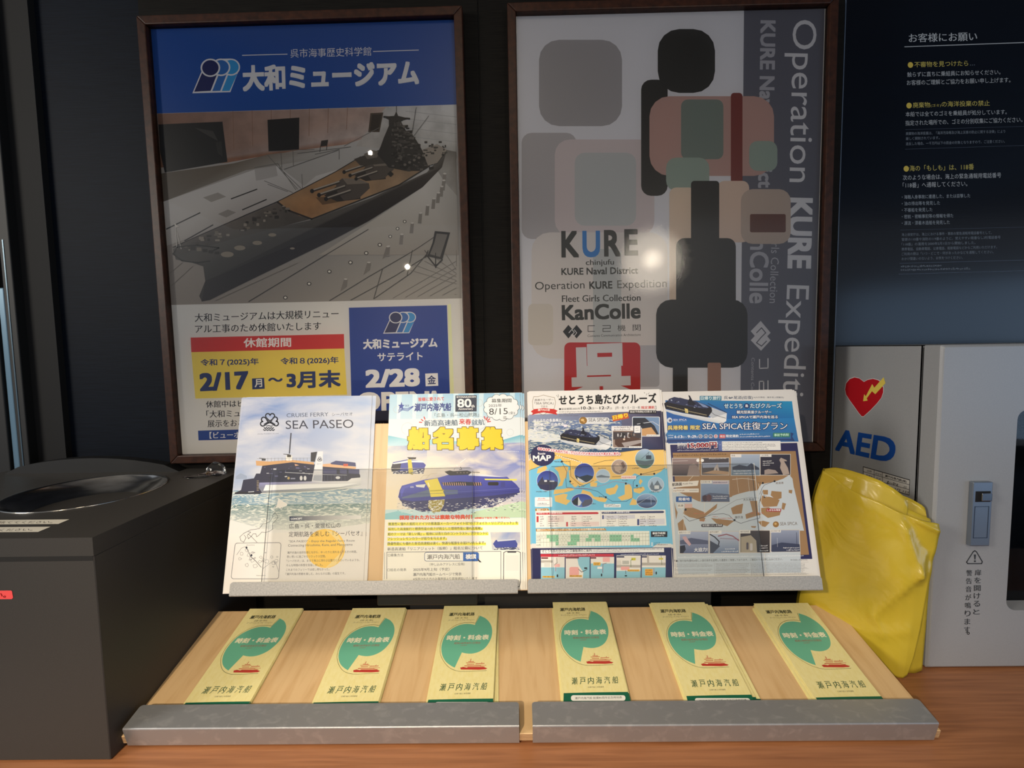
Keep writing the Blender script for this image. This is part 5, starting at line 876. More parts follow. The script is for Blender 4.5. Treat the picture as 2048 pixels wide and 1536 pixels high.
# bottom row of pictures
def pic(x0, y0, x1, y1, c1, c2): D.rect(x0-7, y0-7, x1+7, y1+7, (206, 200, 192)); D.poly([(x0, y0), (x1, y0), (x1, y1), (x0, y1)], [c1, c1, c2, c2])
pic(275, 460, 590, 700, (170, 180, 206), (96, 106, 140)); D.poly([(275, 560), (400, 530), (590, 560), (590, 600), (275, 600)], (90, 96, 124)); D.poly([(300, 520), (340, 510), (400, 600), (380, 620), (330, 570)], (206, 170, 176)); D.poly([(275, 620), (330, 610), (340, 660), (310, 700), (275, 700)], (40, 40, 52)); D.rect(258, 452, 392, 488, (230, 228, 224))
pic(608, 460, 928, 700, (196, 204, 220), (110, 130, 160)); D.line([(700, 510), (790, 490), (860, 510), (928, 560)], 12, (150, 90, 100)); D.line([(608, 490), (660, 520), (710, 570), (700, 620), (640, 690)], 12, (40, 40, 50)); D.poly([(608, 560), (680, 600), (720, 620), (640, 700), (608, 700)], (70, 76, 92)); D.rect(596, 448, 735, 484, (230, 228, 224)); D.line([(720, 535), (928, 545)], 5, (140, 90, 100))
pic(945, 450, 1270, 690, (70, 62, 60), (44, 40, 40)); D.poly([(950, 520), (1060, 500), (1120, 560), (1130, 690), (950, 690)], (170, 160, 140)); D.rrect(1010, 580, 1035, 660, 10, (90, 84, 90)); D.rrect(1050, 590, 1080, 670, 10, (200, 196, 196)); D.rect(935, 445, 1055, 480, (230, 228, 224))
pic(1285, 445, 1595, 680, (150, 160, 184), (70, 80, 110)); D.poly([(1290, 610), (1400, 580), (1500, 590), (1600, 600), (1605, 680), (1292, 685)], (60, 66, 92)); D.line([(1352, 530), (1355, 630)], 3, (200, 206, 216)); D.line([(1565, 470), (1570, 620)], 5, (60, 60, 80)); D.rect(1270, 442, 1392, 470, (230, 228, 224))
D.tr = zb4
pic(225, 940, 560, 1160, (150, 130, 130), (60, 54, 60)); D.poly([(410, 1160), (440, 1030), (500, 1000), (560, 1060), (580, 1160)], (150, 134, 130)); D.line([(230, 975), (420, 970)], 3, (226, 220, 220)); D.ell(548, 965, 20, 20, (240, 238, 236))
pic(598, 935, 945, 1150, (70, 66, 74), (90, 84, 84)); D.poly([(600, 1000), (950, 990), (950, 1050), (610, 1060)], (150, 160, 184)); D.poly([(740, 1130), (760, 1060), (800, 1000), (830, 1130), (800, 1140), (790, 1060), (770, 1130)], (190, 180, 176)); D.poly([(600, 1130), (760, 1090), (940, 1110), (950, 1150)], (180, 150, 120)); D.ell(606, 965, 20, 20, (240, 238, 236)); D.micro((690, 950), (915, 945), 14, (226, 220, 220), 2)
pic(975, 890, 1340, 1155, (170, 184, 206), (110, 130, 150)); D.poly([(990, 1050), (1080, 1020), (1180, 1040), (1230, 1000), (1330, 1060), (1335, 1085), (990, 1085)], (60, 66, 84)); D.rect(965, 885, 1105, 925, (230, 228, 226)); D.micro((1005, 1110), (1240, 1105), 16, (226, 230, 236), 1); D.micro((1005, 1142), (1290, 1138), 16, (226, 230, 236), 2)
pic(1350, 890, 1730, 1150, (50, 48, 66), (40, 36, 48)); D.poly([(1590, 960), (1610, 930), (1680, 960), (1690, 975), (1650, 975), (1700, 1060), (1720, 1140), (1640, 1150), (1600, 1060), (1610, 1000)], (176, 160, 150)); D.poly([(1400, 1090), (1450, 1075), (1540, 1090), (1580, 1130), (1400, 1145)], (160, 146, 140)); D.rect(1345, 885, 1490, 920, (230, 228, 226)); D.micro((1380, 985), (1495, 980), 15, (240, 240, 240), 2); D.micro((1380, 1010), (1520, 1005), 15, (240, 240, 240), 3); D.micro((1380, 1035), (1475, 1030), 15, (240, 240, 240), 4)
D.micro((222, 915), (915, 898), 24, (96, 70, 50), 7)
D.poly([(185, 1240), (400, 1235), (560, 1222), (545, 1290), (380, 1300), (190, 1322)], (236, 232, 226)); D.rrect(222, 1325, 560, 1375, 5, (230, 226, 220)); D.micro((238, 1362), (380, 1358), 18, (150, 110, 100), 3); D.line([(440, 1350), (545, 1348)], 4, (90, 84, 84))
pic(588, 1225, 945, 1495, (150, 168, 200), (110, 130, 156)); D.poly([(600, 1420), (700, 1380), (850, 1390), (950, 1400), (955, 1495), (600, 1495)], (90, 100, 126)); D.ell(640, 1450, 34, 40, (70, 50, 56)); D.ell(690, 1445, 34, 44, (96, 66, 70)); D.rect(580, 1222, 728, 1262, (232, 230, 226)); D.rect(735, 1225, 940, 1268, (206, 196, 206)); D.micro((745, 1258), (930, 1254), 18, (60, 60, 110), 3)
D.line([(390, 1270), (490, 1160)], 5, (226, 220, 206)); D.line([(990, 1210), (1110, 1195), (1180, 1200), (1280, 1215)], 6, (226, 220, 206)); D.line([(1045, 1180), (1070, 1380)], 3, (226, 220, 206)); D.line([(1190, 1180), (1210, 1380)], 3, (226, 220, 206)); D.line([(1265, 1000), (1320, 1536)], 8, (216, 216, 210))
D.ell(1380, 1255, 13, 13, (30, 30, 34)); D.ell(1530, 1232, 13, 13, (30, 30, 34)); D.line([(1340, 1400), (1370, 1320), (1400, 1280), (1520, 1235)], 5, (60, 62, 76))
X = Pen(B4, 'lettering', zb4); w4 = (238, 240, 244); n4 = (20, 40, 96)
X.text('日帰り旅行', (585, 192), (840, 190), 46, (226, 240, 244), .02); X.text('呉⇔尾道(往復)', (882, 190), (1252, 188), 50, (40, 66, 100), .012); X.text('※(大久野島・御手洗上陸観光)', (1262, 172), (1648, 172), 24, (70, 80, 100), .01)
for st, x0, x1, y, h, c1, bd in (('せとうち', 885, 1120, 300, 62, (200, 226, 240), .03), ('たびクルーズ', 1215, 1622, 298, 66, (200, 226, 240), .03), ('観光型高速クルーザー', 1045, 1490, 368, 42, w4, .02), ('SEA SPICAで瀬戸内海を巡る', 985, 1572, 430, 40, w4, .02), ('SEA SPICA往復プラン', 606, 1695, 575, 100, w4, .012)):
    X.text(st, (x0-7, y+7), (x1+7, y+6), h+14, n4, bd+.05); X.text(st, (x0, y), (x1, y-1), h, c1, bd)
X.text('島', (1155, 285), (1192, 285), 38, w4, .02); X.text('SEA SPICA', (232, 458), (405, 456), 24, w4); X.text('呉港発着', (156, 582), (428, 580), 68, (70, 60, 60), .07); X.text('呉港発着', (162, 576), (422, 574), 58, (240, 222, 140), .02); X.text('限定', (446, 580), (584, 578), 68, (70, 60, 60), .07); X.text('限定', (452, 574), (578, 572), 58, (240, 222, 140), .02)
X.text('6', (248, 680), (272, 680), 36, w4, .02); X.text('月', (276, 680), (300, 680), 22, w4); X.text('13', (304, 679), (348, 679), 36, w4, .02); X.text('日～', (352, 679), (410, 678), 22, w4); X.text('9', (418, 679), (446, 679), 36, w4, .02); X.text('月', (450, 679), (474, 679), 22, w4); X.text('29', (476, 678), (522, 678), 36, w4, .02); X.text('日', (526, 678), (546, 678), 22, w4)
for st, x0 in (('月', 568), ('金', 636), ('土', 698), ('日', 764)): X.text(st, (x0, 670), (x0+28, 670), 26, w4, .01)
X.text('祝日', (834, 672), (892, 672), 30, w4, .02); X.text('限定運航', (908, 672), (1072, 670), 36, w4, .02); X.micro((1085, 640), (1335, 634), 16, w4, 1); X.micro((1085, 672), (1485, 664), 16, w4, 2); X.text('事前予約制', (1525, 658), (1712, 654), 36, (200, 240, 220), .02); X.micro((170, 654), (236, 652), 16, w4, 3); X.micro((170, 682), (236, 680), 16, w4, 4)
X.text('15,000円', (408, 822), (798, 812), 92, (238, 238, 240), .07); X.text('15,000円', (415, 815), (790, 806), 76, (150, 24, 44), .03); X.text('大人お一人', (285, 758), (396, 757), 24, (226, 226, 230), .02); X.text('旅行代金', (285, 788), (396, 787), 26, (226, 226, 230), .02); X.text('(おとな)', (285, 815), (390, 814), 20, (226, 226, 230)); X.micro((285, 845), (800, 838), 15, (216, 216, 226), 4)
for i in range(5): X.micro((862, 748+i*21), (1560-R.uniform(0, 220), 744+i*21), 13, (80, 80, 96), i)
X.text('航路図', (220, 1296), (345, 1288), 42, (70, 60, 56), .02); X.text('Route Map', (358, 1280), (484, 1272), 24, (80, 70, 66)); X.text('呉', (826, 770), (840, 770), 10, w4)
X.text('宮島', (978, 915), (1025, 914), 22, (90, 80, 80)); X.text('大久野島', (1362, 912), (1450, 911), 20, (90, 80, 80)); X.text('呉港', (1315, 1262), (1355, 1261), 18, (80, 70, 60)); X.text('大久野島', (1128, 1485), (1270, 1480), 32, (60, 50, 44), .01); X.text('安芸灘大橋', (590, 1252), (705, 1250), 20, (90, 80, 80)); X.text('尾道港', (1545, 1270), (1645, 1266), 28, (110, 84, 60), .01)
X.tr = zc4
X.text('発着地', (258, 120), (384, 118), 36, w4, .02); X.text('呉港', (255, 186), (312, 184), 24, (60, 54, 50), .01); X.text('安芸灘とびしま海道', (525, 404), (742, 402), 24, w4, .012); X.text('しまなみ海道', (1242, 234), (1388, 232), 22, w4, .02); X.text('SEA SPICA', (1385, 392), (1575, 388), 36, (110, 96, 80)); X.text('御手洗', (885, 318), (975, 316), 30, (60, 50, 44), .01); X.text('大迫力!', (432, 686), (582, 680), 46, w4, .02)
X.text('艦船クルーズ', (266, 480), (385, 478), 20, (70, 64, 66)); X.text('音戸の瀬戸', (604, 476), (705, 474), 20, (70, 64, 66)); X.text('御手洗地区', (944, 472), (1042, 470), 20, (70, 64, 66)); X.text('来島海峡大橋', (1278, 464), (1384, 462), 18, (70, 64, 66))
for x0, x1, y in ((775, 890, 660), (735, 920, 688), (1160, 1245, 625), (1160, 1250, 650), (1160, 1260, 680), (1420, 1600, 648), (1455, 1605, 672), (640, 820, 78), (640, 800, 100), (1205, 1305, 80), (430, 560, 268), (500, 560, 350), (640, 700, 302), (700, 860, 322), (1060, 1200, 262)): X.micro((x0, y), (x1, y-2), 15, w4 if y > 600 or y < 110 else (200, 110, 80), x0)
X.micro((255, 752), (1640, 734), 15, w4, 9); X.text('■ご旅行条件(要約)※詳しい旅行条件を説明した書面をご用意しております。ご確認のうえお申し込みください。', (232, 802), (1412, 782), 30, (80, 78, 80)); X.micro((1500, 782), (1690, 778), 14, (90, 88, 90), 4)
for i in range(9):
    for x0, x1 in ((235, 640), (672, 1055), (1066, 1700)):
        if i in (3, 6) and x0 == 235: continue
        X.micro((x0, 826+i*14.5), (x1-R.uniform(0, 60), 824+i*14.5-(x1-x0)*.006), 8.5, (126, 124, 128), i)
D.tr = zc4
for y in (815, 888, 945): X.line([(664, y), (1700, y-18)], 2, (150, 148, 150))
for x in (655, 1060): X.line([(x, 805), (x+6, 948)], 2, (150, 148, 150))
# ---------------------------------------------------------------- labels and marks on the bin and the cabinet
BX, BY, BZ = -.5701, -.3778, .3126
SB = Sheet(fm((-.9, -.36, BZ+.0004), (1, 0, 0), (0, 1, 0))); SF = Sheet(fm((-.9, BY-.0004, .2), (1, 0, 0), (0, 0, 1)))
zz = zf(0, 1020, 12.8)
Q = Pen(SB, 'label_upper', zz); Q.poly([(-700, 262), (1775, 240), (1490, 358), (-900, 378)], (226, 222, 208)); Q.text('捨ててください。', (-60, 350), (1330, 338), 62, (90, 80, 74), .01, .9)
Q = Pen(SB, 'label_lower', zz); Q.poly([(-900, 445), (1295, 428), (970, 562), (-1200, 578)], (222, 218, 206)); Q.text('ください。', (-40, 545), (820, 532), 62, (84, 76, 72), .01, .9)
Q = Pen(SF, 'red_sticker', zf(0, 1150, 25.6)); Q.poly([(-1500, 810), (560, 795), (615, 830), (668, 1160), (600, 1235), (-1500, 1250)], (238, 84, 84)); Q.text('い。', (-210, 1165), (310, 1160), 240, (140, 14, 14), .03)
AX, AY, AZ = .6748, -.2068, .5456
SS = Sheet(fm((AX-.0003, 0, 0), (0, -1, 0), (0, 0, 1))); SD = Sheet(fm((AX, AY-.0003, 0), (1, 0, 0), (0, 0, 1)))
zs = zf(1560, 680, 4.1967)
Q = Pen(SS, 'marks', zs)
hp = [(705, 352), (665, 322), (625, 314), (585, 328), (555, 365), (546, 415), (556, 460), (585, 505), (625, 560), (660, 610), (685, 640), (702, 640), (760, 588), (815, 530), (850, 485), (866, 440), (866, 400), (852, 362), (825, 338), (780, 326), (735, 335)]
Q.poly([(705+(x-705)*1.03, 478+(y-478)*1.03) for x, y in hp], (226, 222, 226)); Q.poly(hp, (190, 26, 38))
Q.poly([(870, 312), (885, 362), (800, 455), (772, 430), (728, 490), (736, 508), (698, 514), (706, 455), (720, 472), (774, 370), (792, 400)], (238, 214, 96))
Q.text('AED', (462, 925), (952, 1038), 180, (24, 76, 160), .03, -.1)
Q.poly([(697, 1060), (1090, 1172), (1085, 1305), (697, 1188)], (40, 40, 44)); Q.poly([(702, 1068), (1086, 1178), (1081, 1298), (702, 1182)], (206, 204, 200))
for p in (((700, 1105), (1086, 1215)), ((700, 1148), (1086, 1256)), ((790, 1092), (790, 1176)), ((860, 1115), (860, 1200))): Q.line(p, 4, (40, 40, 44))
ts = (36, 36, 40)
Q.text('品類', (728, 1103), (768, 1114), 16, ts, .01); Q.text('会社名', (797, 1126), (850, 1141), 17, ts, .01); Q.text('瀬戸内海汽船(株)', (878, 1150), (1060, 1203), 22, ts, .02); Q.text('管理者', (720, 1140), (775, 1156), 16, ts, .01); Q.text('氏名', (806, 1166), (845, 1178), 16, ts, .01); Q.text('印', (1036, 1242), (1060, 1248), 20, ts); Q.text('設置年月日', (712, 1178), (790, 1200), 15, ts, .01); Q.text('令和 3年 2月 1日', (812, 1215), (1075, 1292), 20, ts, .01); Q.micro((895, 1200), (1000, 1230), 20, ts, 3)
zd = zf(1560, 1000, 4.1967)
Q = Pen(SD, 'marks', zd); dk = (52, 56, 62)
Q.line([(1636, 426), (1650, 436), (1698, 518), (1692, 534), (1575, 534), (1566, 522), (1622, 434), (1636, 426)], 8, dk); Q.poly([(1627, 458), (1645, 458), (1640, 500), (1632, 500)], dk); Q.ell(1636, 514, 8, 8, dk)
for i, ch in enumerate('扉を開けると'): Q.text(ch, (1634-i*2.6, 634+i*65.5), (1690-i*2.6, 633+i*65.5), 50 if ch != 'と' else 44, dk, .012)
for i, ch in enumerate('警告音が鳴ります'): Q.text(ch, (1564-i*2.6, 638+i*68), (1614-i*2.6, 637+i*68), 50, dk, .012)
Q.ring(1580, 1118, 9, 9, 5, dk)
flush_texts()

def add_prints(sheet, parent, rename=None, inkmap=None, M=None):
    out = []
    for k, p in sheet.parts.items():
        me = print_mesh(k, p, inkmap); o = linkmesh(k, me, parent)
        o.matrix_local = M if M is not None else parent.matrix_world.inverted() @ sheet.M; out.append(o)
    return out
bpy.context.view_layer.update()
names_ = {'picture': 'printed_picture', 'lettering': 'printed_lettering', 'print': 'printed_cover', 'marks': 'printed_marks'}
def mark(o):
    if 'lettering' in o.name or 'marks' in o.name: o['kind'] = 'stuff'
for sh, par, im in ((S1, sheet1, None), (S2, sheet2, None), (S3, pn, {'ink': 'ink_matte'})):
    for o in add_prints(sh, par, inkmap=im): o.name = names_.get(o.name.split('.')[0], o.name); mark(o)
# ---------------------------------------------------------------- brochures
def brochure(sh, label, group):
    mb = MB().box((0, 0, -.0003), (BW, BH, 0)); o = mb.build('brochure', MT['paper']); o.matrix_world = sh.M
    bpy.context.view_layer.update()
    for c in add_prints(sh, o): c.name = names_.get(c.name.split('.')[0], c.name); mark(c)
    tag(o, label, 'brochure', group); return o
spec = ((B1, 'topmost pale blue brochure with a car ferry at sea, leftmost on the upper tier', 'ferry', [(.0052, .0006, -.004), (-.0016, -.001, .004)]),
        (B2, 'topmost flyer with big yellow characters and a blue ship, second from left', 'ship naming', [(.0032, .0005, -.002), (.0062, -.0004, -.003)]),
        (B3, 'topmost island cruise flyer with a sand and blue map, third from left', 'island map', [(.0025, -.0008, -.002), (-.0016, -.0012, .002)]),
        (B4, 'topmost flyer with a brown map and price, right end of the upper tier', 'brown map', [(.0022, -.001, -.003), (-.0015, .0005, .004)]))
ordn = ('second', 'third')
for sh, lab, short, offs in spec:
    g = short+' brochures on the upper tier'; o = brochure(sh, lab, g)
    for i, (dx, ds, rz) in enumerate(offs):
        c = copy_tree(o); c.matrix_world = sh.M @ Matrix.Translation((dx, ds, -.00075*(i+1))) @ Matrix.Rotation(rz, 4, 'Z')
        c['label'] = short+' brochure lying %s from the front in its upper-tier pile' % ordn[i]
# ---------------------------------------------------------------- leaflets
mb = MB(); nx = 6
leaf_me = None
def leaf_mesh():
    bm = bmesh.new(); th = LTH*.86
    bmesh.ops.create_cube(bm, size=1)
    for v in bm.verts: v.co = Vector((v.co.x*LW+LW/2, v.co.y*LH+LH/2, (v.co.z-.5)*th))
    bmesh.ops.bevel(bm, geom=[e for e in bm.edges if abs(e.verts[0].co.x-e.verts[1].co.x) < 1e-6 and abs(e.verts[0].co.z-e.verts[1].co.z) < 1e-6], offset=.0004, segments=2, affect='EDGES')
    me = bpy.data.meshes.new('leaflet'); bm.to_mesh(me); bm.free(); me.materials.append(MT['cream']); return me
leaf = linkmesh('timetable_leaflet', leaf_mesh()); leaf_print = linkmesh('printed_cover', print_mesh('printed_cover', SL.parts['print']), leaf)
stacks = [((498, 1220), 4, [(.0012, 0, 0), (.0016, -.001, 0), (.0020, -.001, .003)], 0),
          ((704, 1219), 4, [(.0012, -.001, 0), (.0018, -.001, -.003), (.0022, -.002, 0)], 0),
          ((888, 1214.5), 5, [(.0006, -.002, 0), (.0010, -.003, 0), (.0015, -.003, 0), (.0090, -.009, .035)], 0),
          ((1105, 1202.6), 5, [(.0014, -.001, 0), (-.0022, -.016, 0), (.0022, -.004, 0), (-.0015, -.012, 0)], 0),
          ((1302, 1208), 5, [(-.0014, -.001, .01), (.0056, -.002, 0), (.0118, -.004, 0), (-.0018, -.003, 0)], .0),
          ((1509, 1209.5), 4, [(-.0020, -.003, 0), (-.0058, -.008, 0), (-.0072, -.010, 0)], 0)]
ords = ('second', 'third', 'fourth', 'bottom')
nth = ('leftmost', 'second from left', 'third from left', 'fourth from left', 'fifth from left', 'rightmost')
first = True
for si, (tlp, n, offs, rz0) in enumerate(stacks):
    top = LTH*n; x, s_ = onL(*tlp, top); s_ += 0 if si == 3 else .0032
    for k in range(n):
        o = leaf if first else copy_tree(leaf); first = False
        dx, dy, rz = (0, 0, 0) if k == 0 else offs[k-1]
        o.matrix_world = LM @ Matrix.Translation((x+dx, s_-LH+dy, top-LTH*k)) @ Matrix.Rotation(rz+rz0, 4, 'Z')
        tag(o, 'cream timetable leaflet, %s, %s stack on the lower tier' % ('topmost' if k == 0 else 'lowest' if k == n-1 else ords[k-1]+' from top', nth[si]), 'leaflet', 'timetable leaflets on the lower tier')
# ---------------------------------------------------------------- dark bin with a steel bowl
bn = empty('waste_bin', (-.83, -.19, 0)); tag(bn, 'dark grey box-shaped bin with a round steel bowl in its top, left of the rack', 'bin'); bpy.context.view_layer.update()
def put(o, par): o.matrix_local = par.matrix_world.inverted(); return o
CX, CY, CR = -.767, -.1632, .1136
body = put(MB().box((-1.08, BY, .001), (BX, -.006, .2871), .0010, 1).build('body', MT['bin'], bn), bn)
put(MB().box((-1.079, BY-.0003, .2812), (BX-.0012, BY+.004, .2874)).build('groove', MT['rubber'], bn), bn)
# lid slab with a round opening
bm = bmesh.new(); n = 64
def rectpt(a, x0, x1, y0, y1, cx, cy):
    c, s = math.cos(a), math.sin(a); t = min([v for v in (((x1-cx)/c if c > 0 else (x0-cx)/c) if abs(c) > 1e-6 else 9, ((y1-cy)/s if s > 0 else (y0-cy)/s) if abs(s) > 1e-6 else 9)]); return cx+c*t, cy+s*t
rings = []
angs = sorted([2*math.pi*k/n for k in range(n)] + [math.atan2(yy-CY, xx-CX) % (2*math.pi) for xx in (-1.08, BX) for yy in (BY, -.006)])
for z in (.2875, BZ):
    rings.append(([bm.verts.new((*rectpt(a_, -1.08, BX, BY, -.006, CX, CY), z)) for a_ in angs], [bm.verts.new((CX+CR*math.cos(a_), CY+CR*math.sin(a_), z)) for a_ in angs]))
m_ = len(angs)
for i in range(m_):
    j = (i+1) % m_
    for (o_, h_), flip in ((rings[1], 0), (rings[0], 1)): bm.faces.new((o_[i], o_[j], h_[j], h_[i]))
    bm.faces.new((rings[0][0][i], rings[0][0][j], rings[1][0][j], rings[1][0][i])); bm.faces.new((rings[0][1][i], rings[0][1][j], rings[1][1][j], rings[1][1][i]))
bmesh.ops.recalc_face_normals(bm, faces=bm.faces); me = bpy.data.meshes.new('lid'); bm.to_mesh(me); bm.free(); me.materials.append(MT['bin']); lid = put(linkmesh('lid', me, bn), bn)
prof = [(CR+.0015, .0), (CR+.0015, .0014), (CR-.0005, .0014), (CR-.0022, -.001)] + [((CR-.004)*(1-t/14), -.004-.046*(1-(1-t/14)**2)) for t in range(14)] + [(.0005, -.05)]
bowl = put(MB().lathe(prof, (CX, CY, BZ), 72).build('steel_bowl', MT['steel'], bn, smooth=True), bn)
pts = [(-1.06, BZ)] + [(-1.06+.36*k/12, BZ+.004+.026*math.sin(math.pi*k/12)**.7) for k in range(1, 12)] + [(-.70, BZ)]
put(MB().prism(pts, 1, -.030, -.008).build('rear_shade_ridge', MT['black'], bn), bn)  # black ridge added for the shade and wall gap behind the lid
for sh, k, col in ((SB, 'label_upper', 0), (SB, 'label_lower', 0), (SF, 'red_sticker', 0)):
    o = linkmesh(k, print_mesh(k, sh.parts[k]), bn); o.matrix_local = bn.matrix_world.inverted() @ sh.M
    o.name = 'paper_label' if 'label' in k else 'red_sticker'
    tag(o, {'label_upper': 'longer white label with handwriting', 'label_lower': 'shorter white label with handwriting', 'red_sticker': 'red sticker with handwriting'}[k])
# clear lump on the bin top
bm = bmesh.new()
for (cx, cy, rx, ry, rz, z0) in ((-.610, -.052, .017, .013, .017, .006), (-.607, -.060, .021, .014, .007, .002), (-.596, -.068, .010, .008, .007, .003), (-.632, -.078, .026, .013, .0035, .0), (-.622, -.066, .016, .010, .005, .001)):
    g = bmesh.ops.create_uvsphere(bm, u_segments=28, v_segments=16, radius=1)['verts']
    for v in g:
        k = 1+.10*math.sin(v.co.x*4+cx*90)*math.cos(v.co.y*5); v.co = Vector((cx+v.co.x*rx*k, cy+v.co.y*ry*k, max(BZ+.0002, BZ+z0+v.co.z*rz*k)))
me = bpy.data.meshes.new('clear_dome'); bm.to_mesh(me); bm.free(); me.materials.append(MT['gel']); gl = linkmesh('clear_dome', me)
rm = gl.modifiers.new('remesh', 'REMESH'); rm.mode = 'VOXEL'; rm.voxel_size = .0011; rm.use_smooth_shade = True; sm = gl.modifiers.new('smooth', 'SMOOTH'); sm.iterations = 3
tag(gl, 'clear glassy dome with a flat clear foot lying on the dark bin top', 'clear dome')

# ---------------------------------------------------------------- wall cabinet with the defibrillator
ab = empty('aed_cabinet', (.96, -.05, 0)); tag(ab, 'white metal defibrillator cabinet with a heart sign, right of the rack', 'cabinet'); bpy.context.view_layer.update()
X1 = 1.30; t_ = .0015; yb = WR+.025
bd = MB().box((AX, -.168, .001), (AX+t_, yb, AZ)).box((X1-t_, -.168, .001), (X1, yb, AZ)).box((AX, -.168, .001), (X1, yb, .0025)).box((AX, -.168, AZ-.0015), (X1, yb, AZ)).box((AX, yb-.0015, .001), (X1, yb, AZ))
bd.box((AX, -.168, .001), (AX+.02, -.1665, AZ)); body = put(bd.build('cabinet_body', MT['white_paint'], ab), ab)
put(MB().box((AX+.002, -.1722, .006), (AX+.006, -.1675, AZ-.004)).build('door_gasket', MT['rubber'], ab), ab)
def rr(x0, x1, z0, z1, r, k=6):
    out = []
    for cx, cz, a0 in ((x1-r, z1-r, 0), (x0+r, z1-r, 90), (x0+r, z0+r, 180), (x1-r, z0+r, 270)):
        for i in range(k+1): t = math.radians(a0+90*i/k); out.append((cx+r*math.cos(t), cz+r*math.sin(t)))
    return out
WX0, WX1, WZ0, WZ1 = .8008, 1.14, .1022, .4390
bm = bmesh.new(); out_ = rr(AX, X1, .0015, AZ, .003); outi = rr(AX+.004, X1-.004, .0055, AZ-.004, .003); inn = rr(WX0, WX1, WZ0, WZ1, .016)
V = lambda pts, y: [bm.verts.new((x, y, z)) for x, z in pts]
loops = [V(inn, -.1755), V(out_, -.1725), V(out_, AY+.004), V([(a_[0]*.4+b_[0]*.6, a_[1]*.4+b_[1]*.6) for a_, b_ in zip(out_, outi)], AY+.001), V(outi, AY), V(inn, AY), V(inn, -.1755)]
bm.verts.index_update(); bmesh.ops.remove_doubles(bm, verts=[v for v in loops[0]+loops[-1]], dist=1e-7) if 0 else None
for la, lb in zip(loops, loops[1:]):
    k = len(la)
    for i in range(k): bm.faces.new((la[i], la[(i+1) % k], lb[(i+1) % k], lb[i]))
bmesh.ops.recalc_face_normals(bm, faces=bm.faces); me = bpy.data.meshes.new('door'); bm.to_mesh(me); bm.free(); me.materials.append(MT['white_paint']); door = put(linkmesh('door', me, ab), ab)
wp = MB(); wp.prism(rr(WX0-.006, WX1+.006, WZ0-.006, WZ1+.006, .018), 1, -.1745, -.1725); wp.build('window_pane', glassy('cabinet_window', (.96, .98, 1), .03), door)
# latch
lt_ = MB().box((.7285, AY-.008, .2165), (.7600, AY-.0002, .3230), .0012).build('latch', MT['grey_metal'], door)
MB().box((.7330, AY-.0086, .2905), (.7565, AY-.0079, .3080)).build('latch_slot', MT['rubber'], lt_); MB().box((.7400, AY-.0120, .2925), (.7565, AY-.0082, .3055), .001).build('latch_button', MT['chrome'], lt_)
e = MB()
for a_, b_ in (((.7325, .2300), (.7333, .2830)), ((.7547, .2300), (.7555, .2830)), ((.7325, .2300), (.7555, .2308)), ((.7325, .2822), (.7555, .2830))): e.box((a_[0], AY-.0084, a_[1]), (b_[0], AY-.0079, b_[1]))
e.build('latch_outline', mat('dark_blue_line', (44, 60, 84), .4), lt_)
for sh, k, par in ((SS, 'marks', ab), (SD, 'marks', door)):
    o = linkmesh('printed_marks', print_mesh('printed_marks', sh.parts[k], {'ink': 'ink_matte'}), par); o.matrix_local = Matrix.Identity(4) if 0 else (ab.matrix_world.inverted() @ sh.M if par is ab else sh.M); mark(o)
# contents
ds = empty('defibrillator_set', (.93, -.08, .0026)); tag(ds, 'red defibrillator case with white mesh and folded vinyl behind the cabinet window', 'defibrillator'); bpy.context.view_layer.update()
put(MB().box((.78, -.155, .0030), (1.05, .03, .100), .02, 3).build('dark_base', MT['black'], ds), ds); put(MB().box((.775, -.158, .100), (1.04, .03, .150), .014, 3).build('red_case', MT['red'], ds), ds)
mb = MB(); 
mb.box((.780, -.152, .150), (1.02, .02, .190), .018, 4); put(mb.build('mesh_cover', MT['mesh'], ds), ds)
put(MB().box((.79, -.13, .190), (1.0, .0, .240), .01, 2).build('teal_pouch', MT['teal'], ds), ds); put(MB().box((.785, -.145, .240), (1.03, .0, .335), .02, 4).build('folded_vinyl', MT['bluegrey'], ds), ds)
put(MB().box((.79, -.12, .335), (.98, .0, .372), .008, 2).build('red_pouch', MT['red'], ds), ds); put(MB().box((.80, -.121, .345), (.83, -.1205, .362)).build('white_tag', MT['paper'], ds), ds)

# ---------------------------------------------------------------- folded yellow polythene bag
def coons(T_, B_, L_, R_, nu, nv):
    def samp(c, t):
        f = t*(len(c)-1); i = min(int(f), len(c)-2); k = f-i; return [c[i][j]+(c[i+1][j]-c[i][j])*k for j in range(3)]
    g = []
    for iv in range(nv+1):
        v = iv/nv; row = []
        for iu in range(nu+1):
            u = iu/nu; t, b, l, r = samp(T_, u), samp(B_, u), samp(L_, v), samp(R_, v); c00, c10, c01, c11 = T_[0], T_[-1], B_[0], B_[-1]
            row.append([(1-v)*t[j]+v*b[j]+(1-u)*l[j]+u*r[j]-((1-u)*(1-v)*c00[j]+u*(1-v)*c10[j]+(1-u)*v*c01[j]+u*v*c11[j]) for j in range(3)])
        g.append(row)
    return g
def ridge(px, py, ax, ay, bx, by, w_, h):
    dx, dy = bx-ax, by-ay; l = dx*dx+dy*dy; t = max(0, min(1, ((px-ax)*dx+(py-ay)*dy)/l)); d = math.hypot(px-ax-t*dx, py-ay-t*dy); return h*math.exp(-(d/w_)**2)
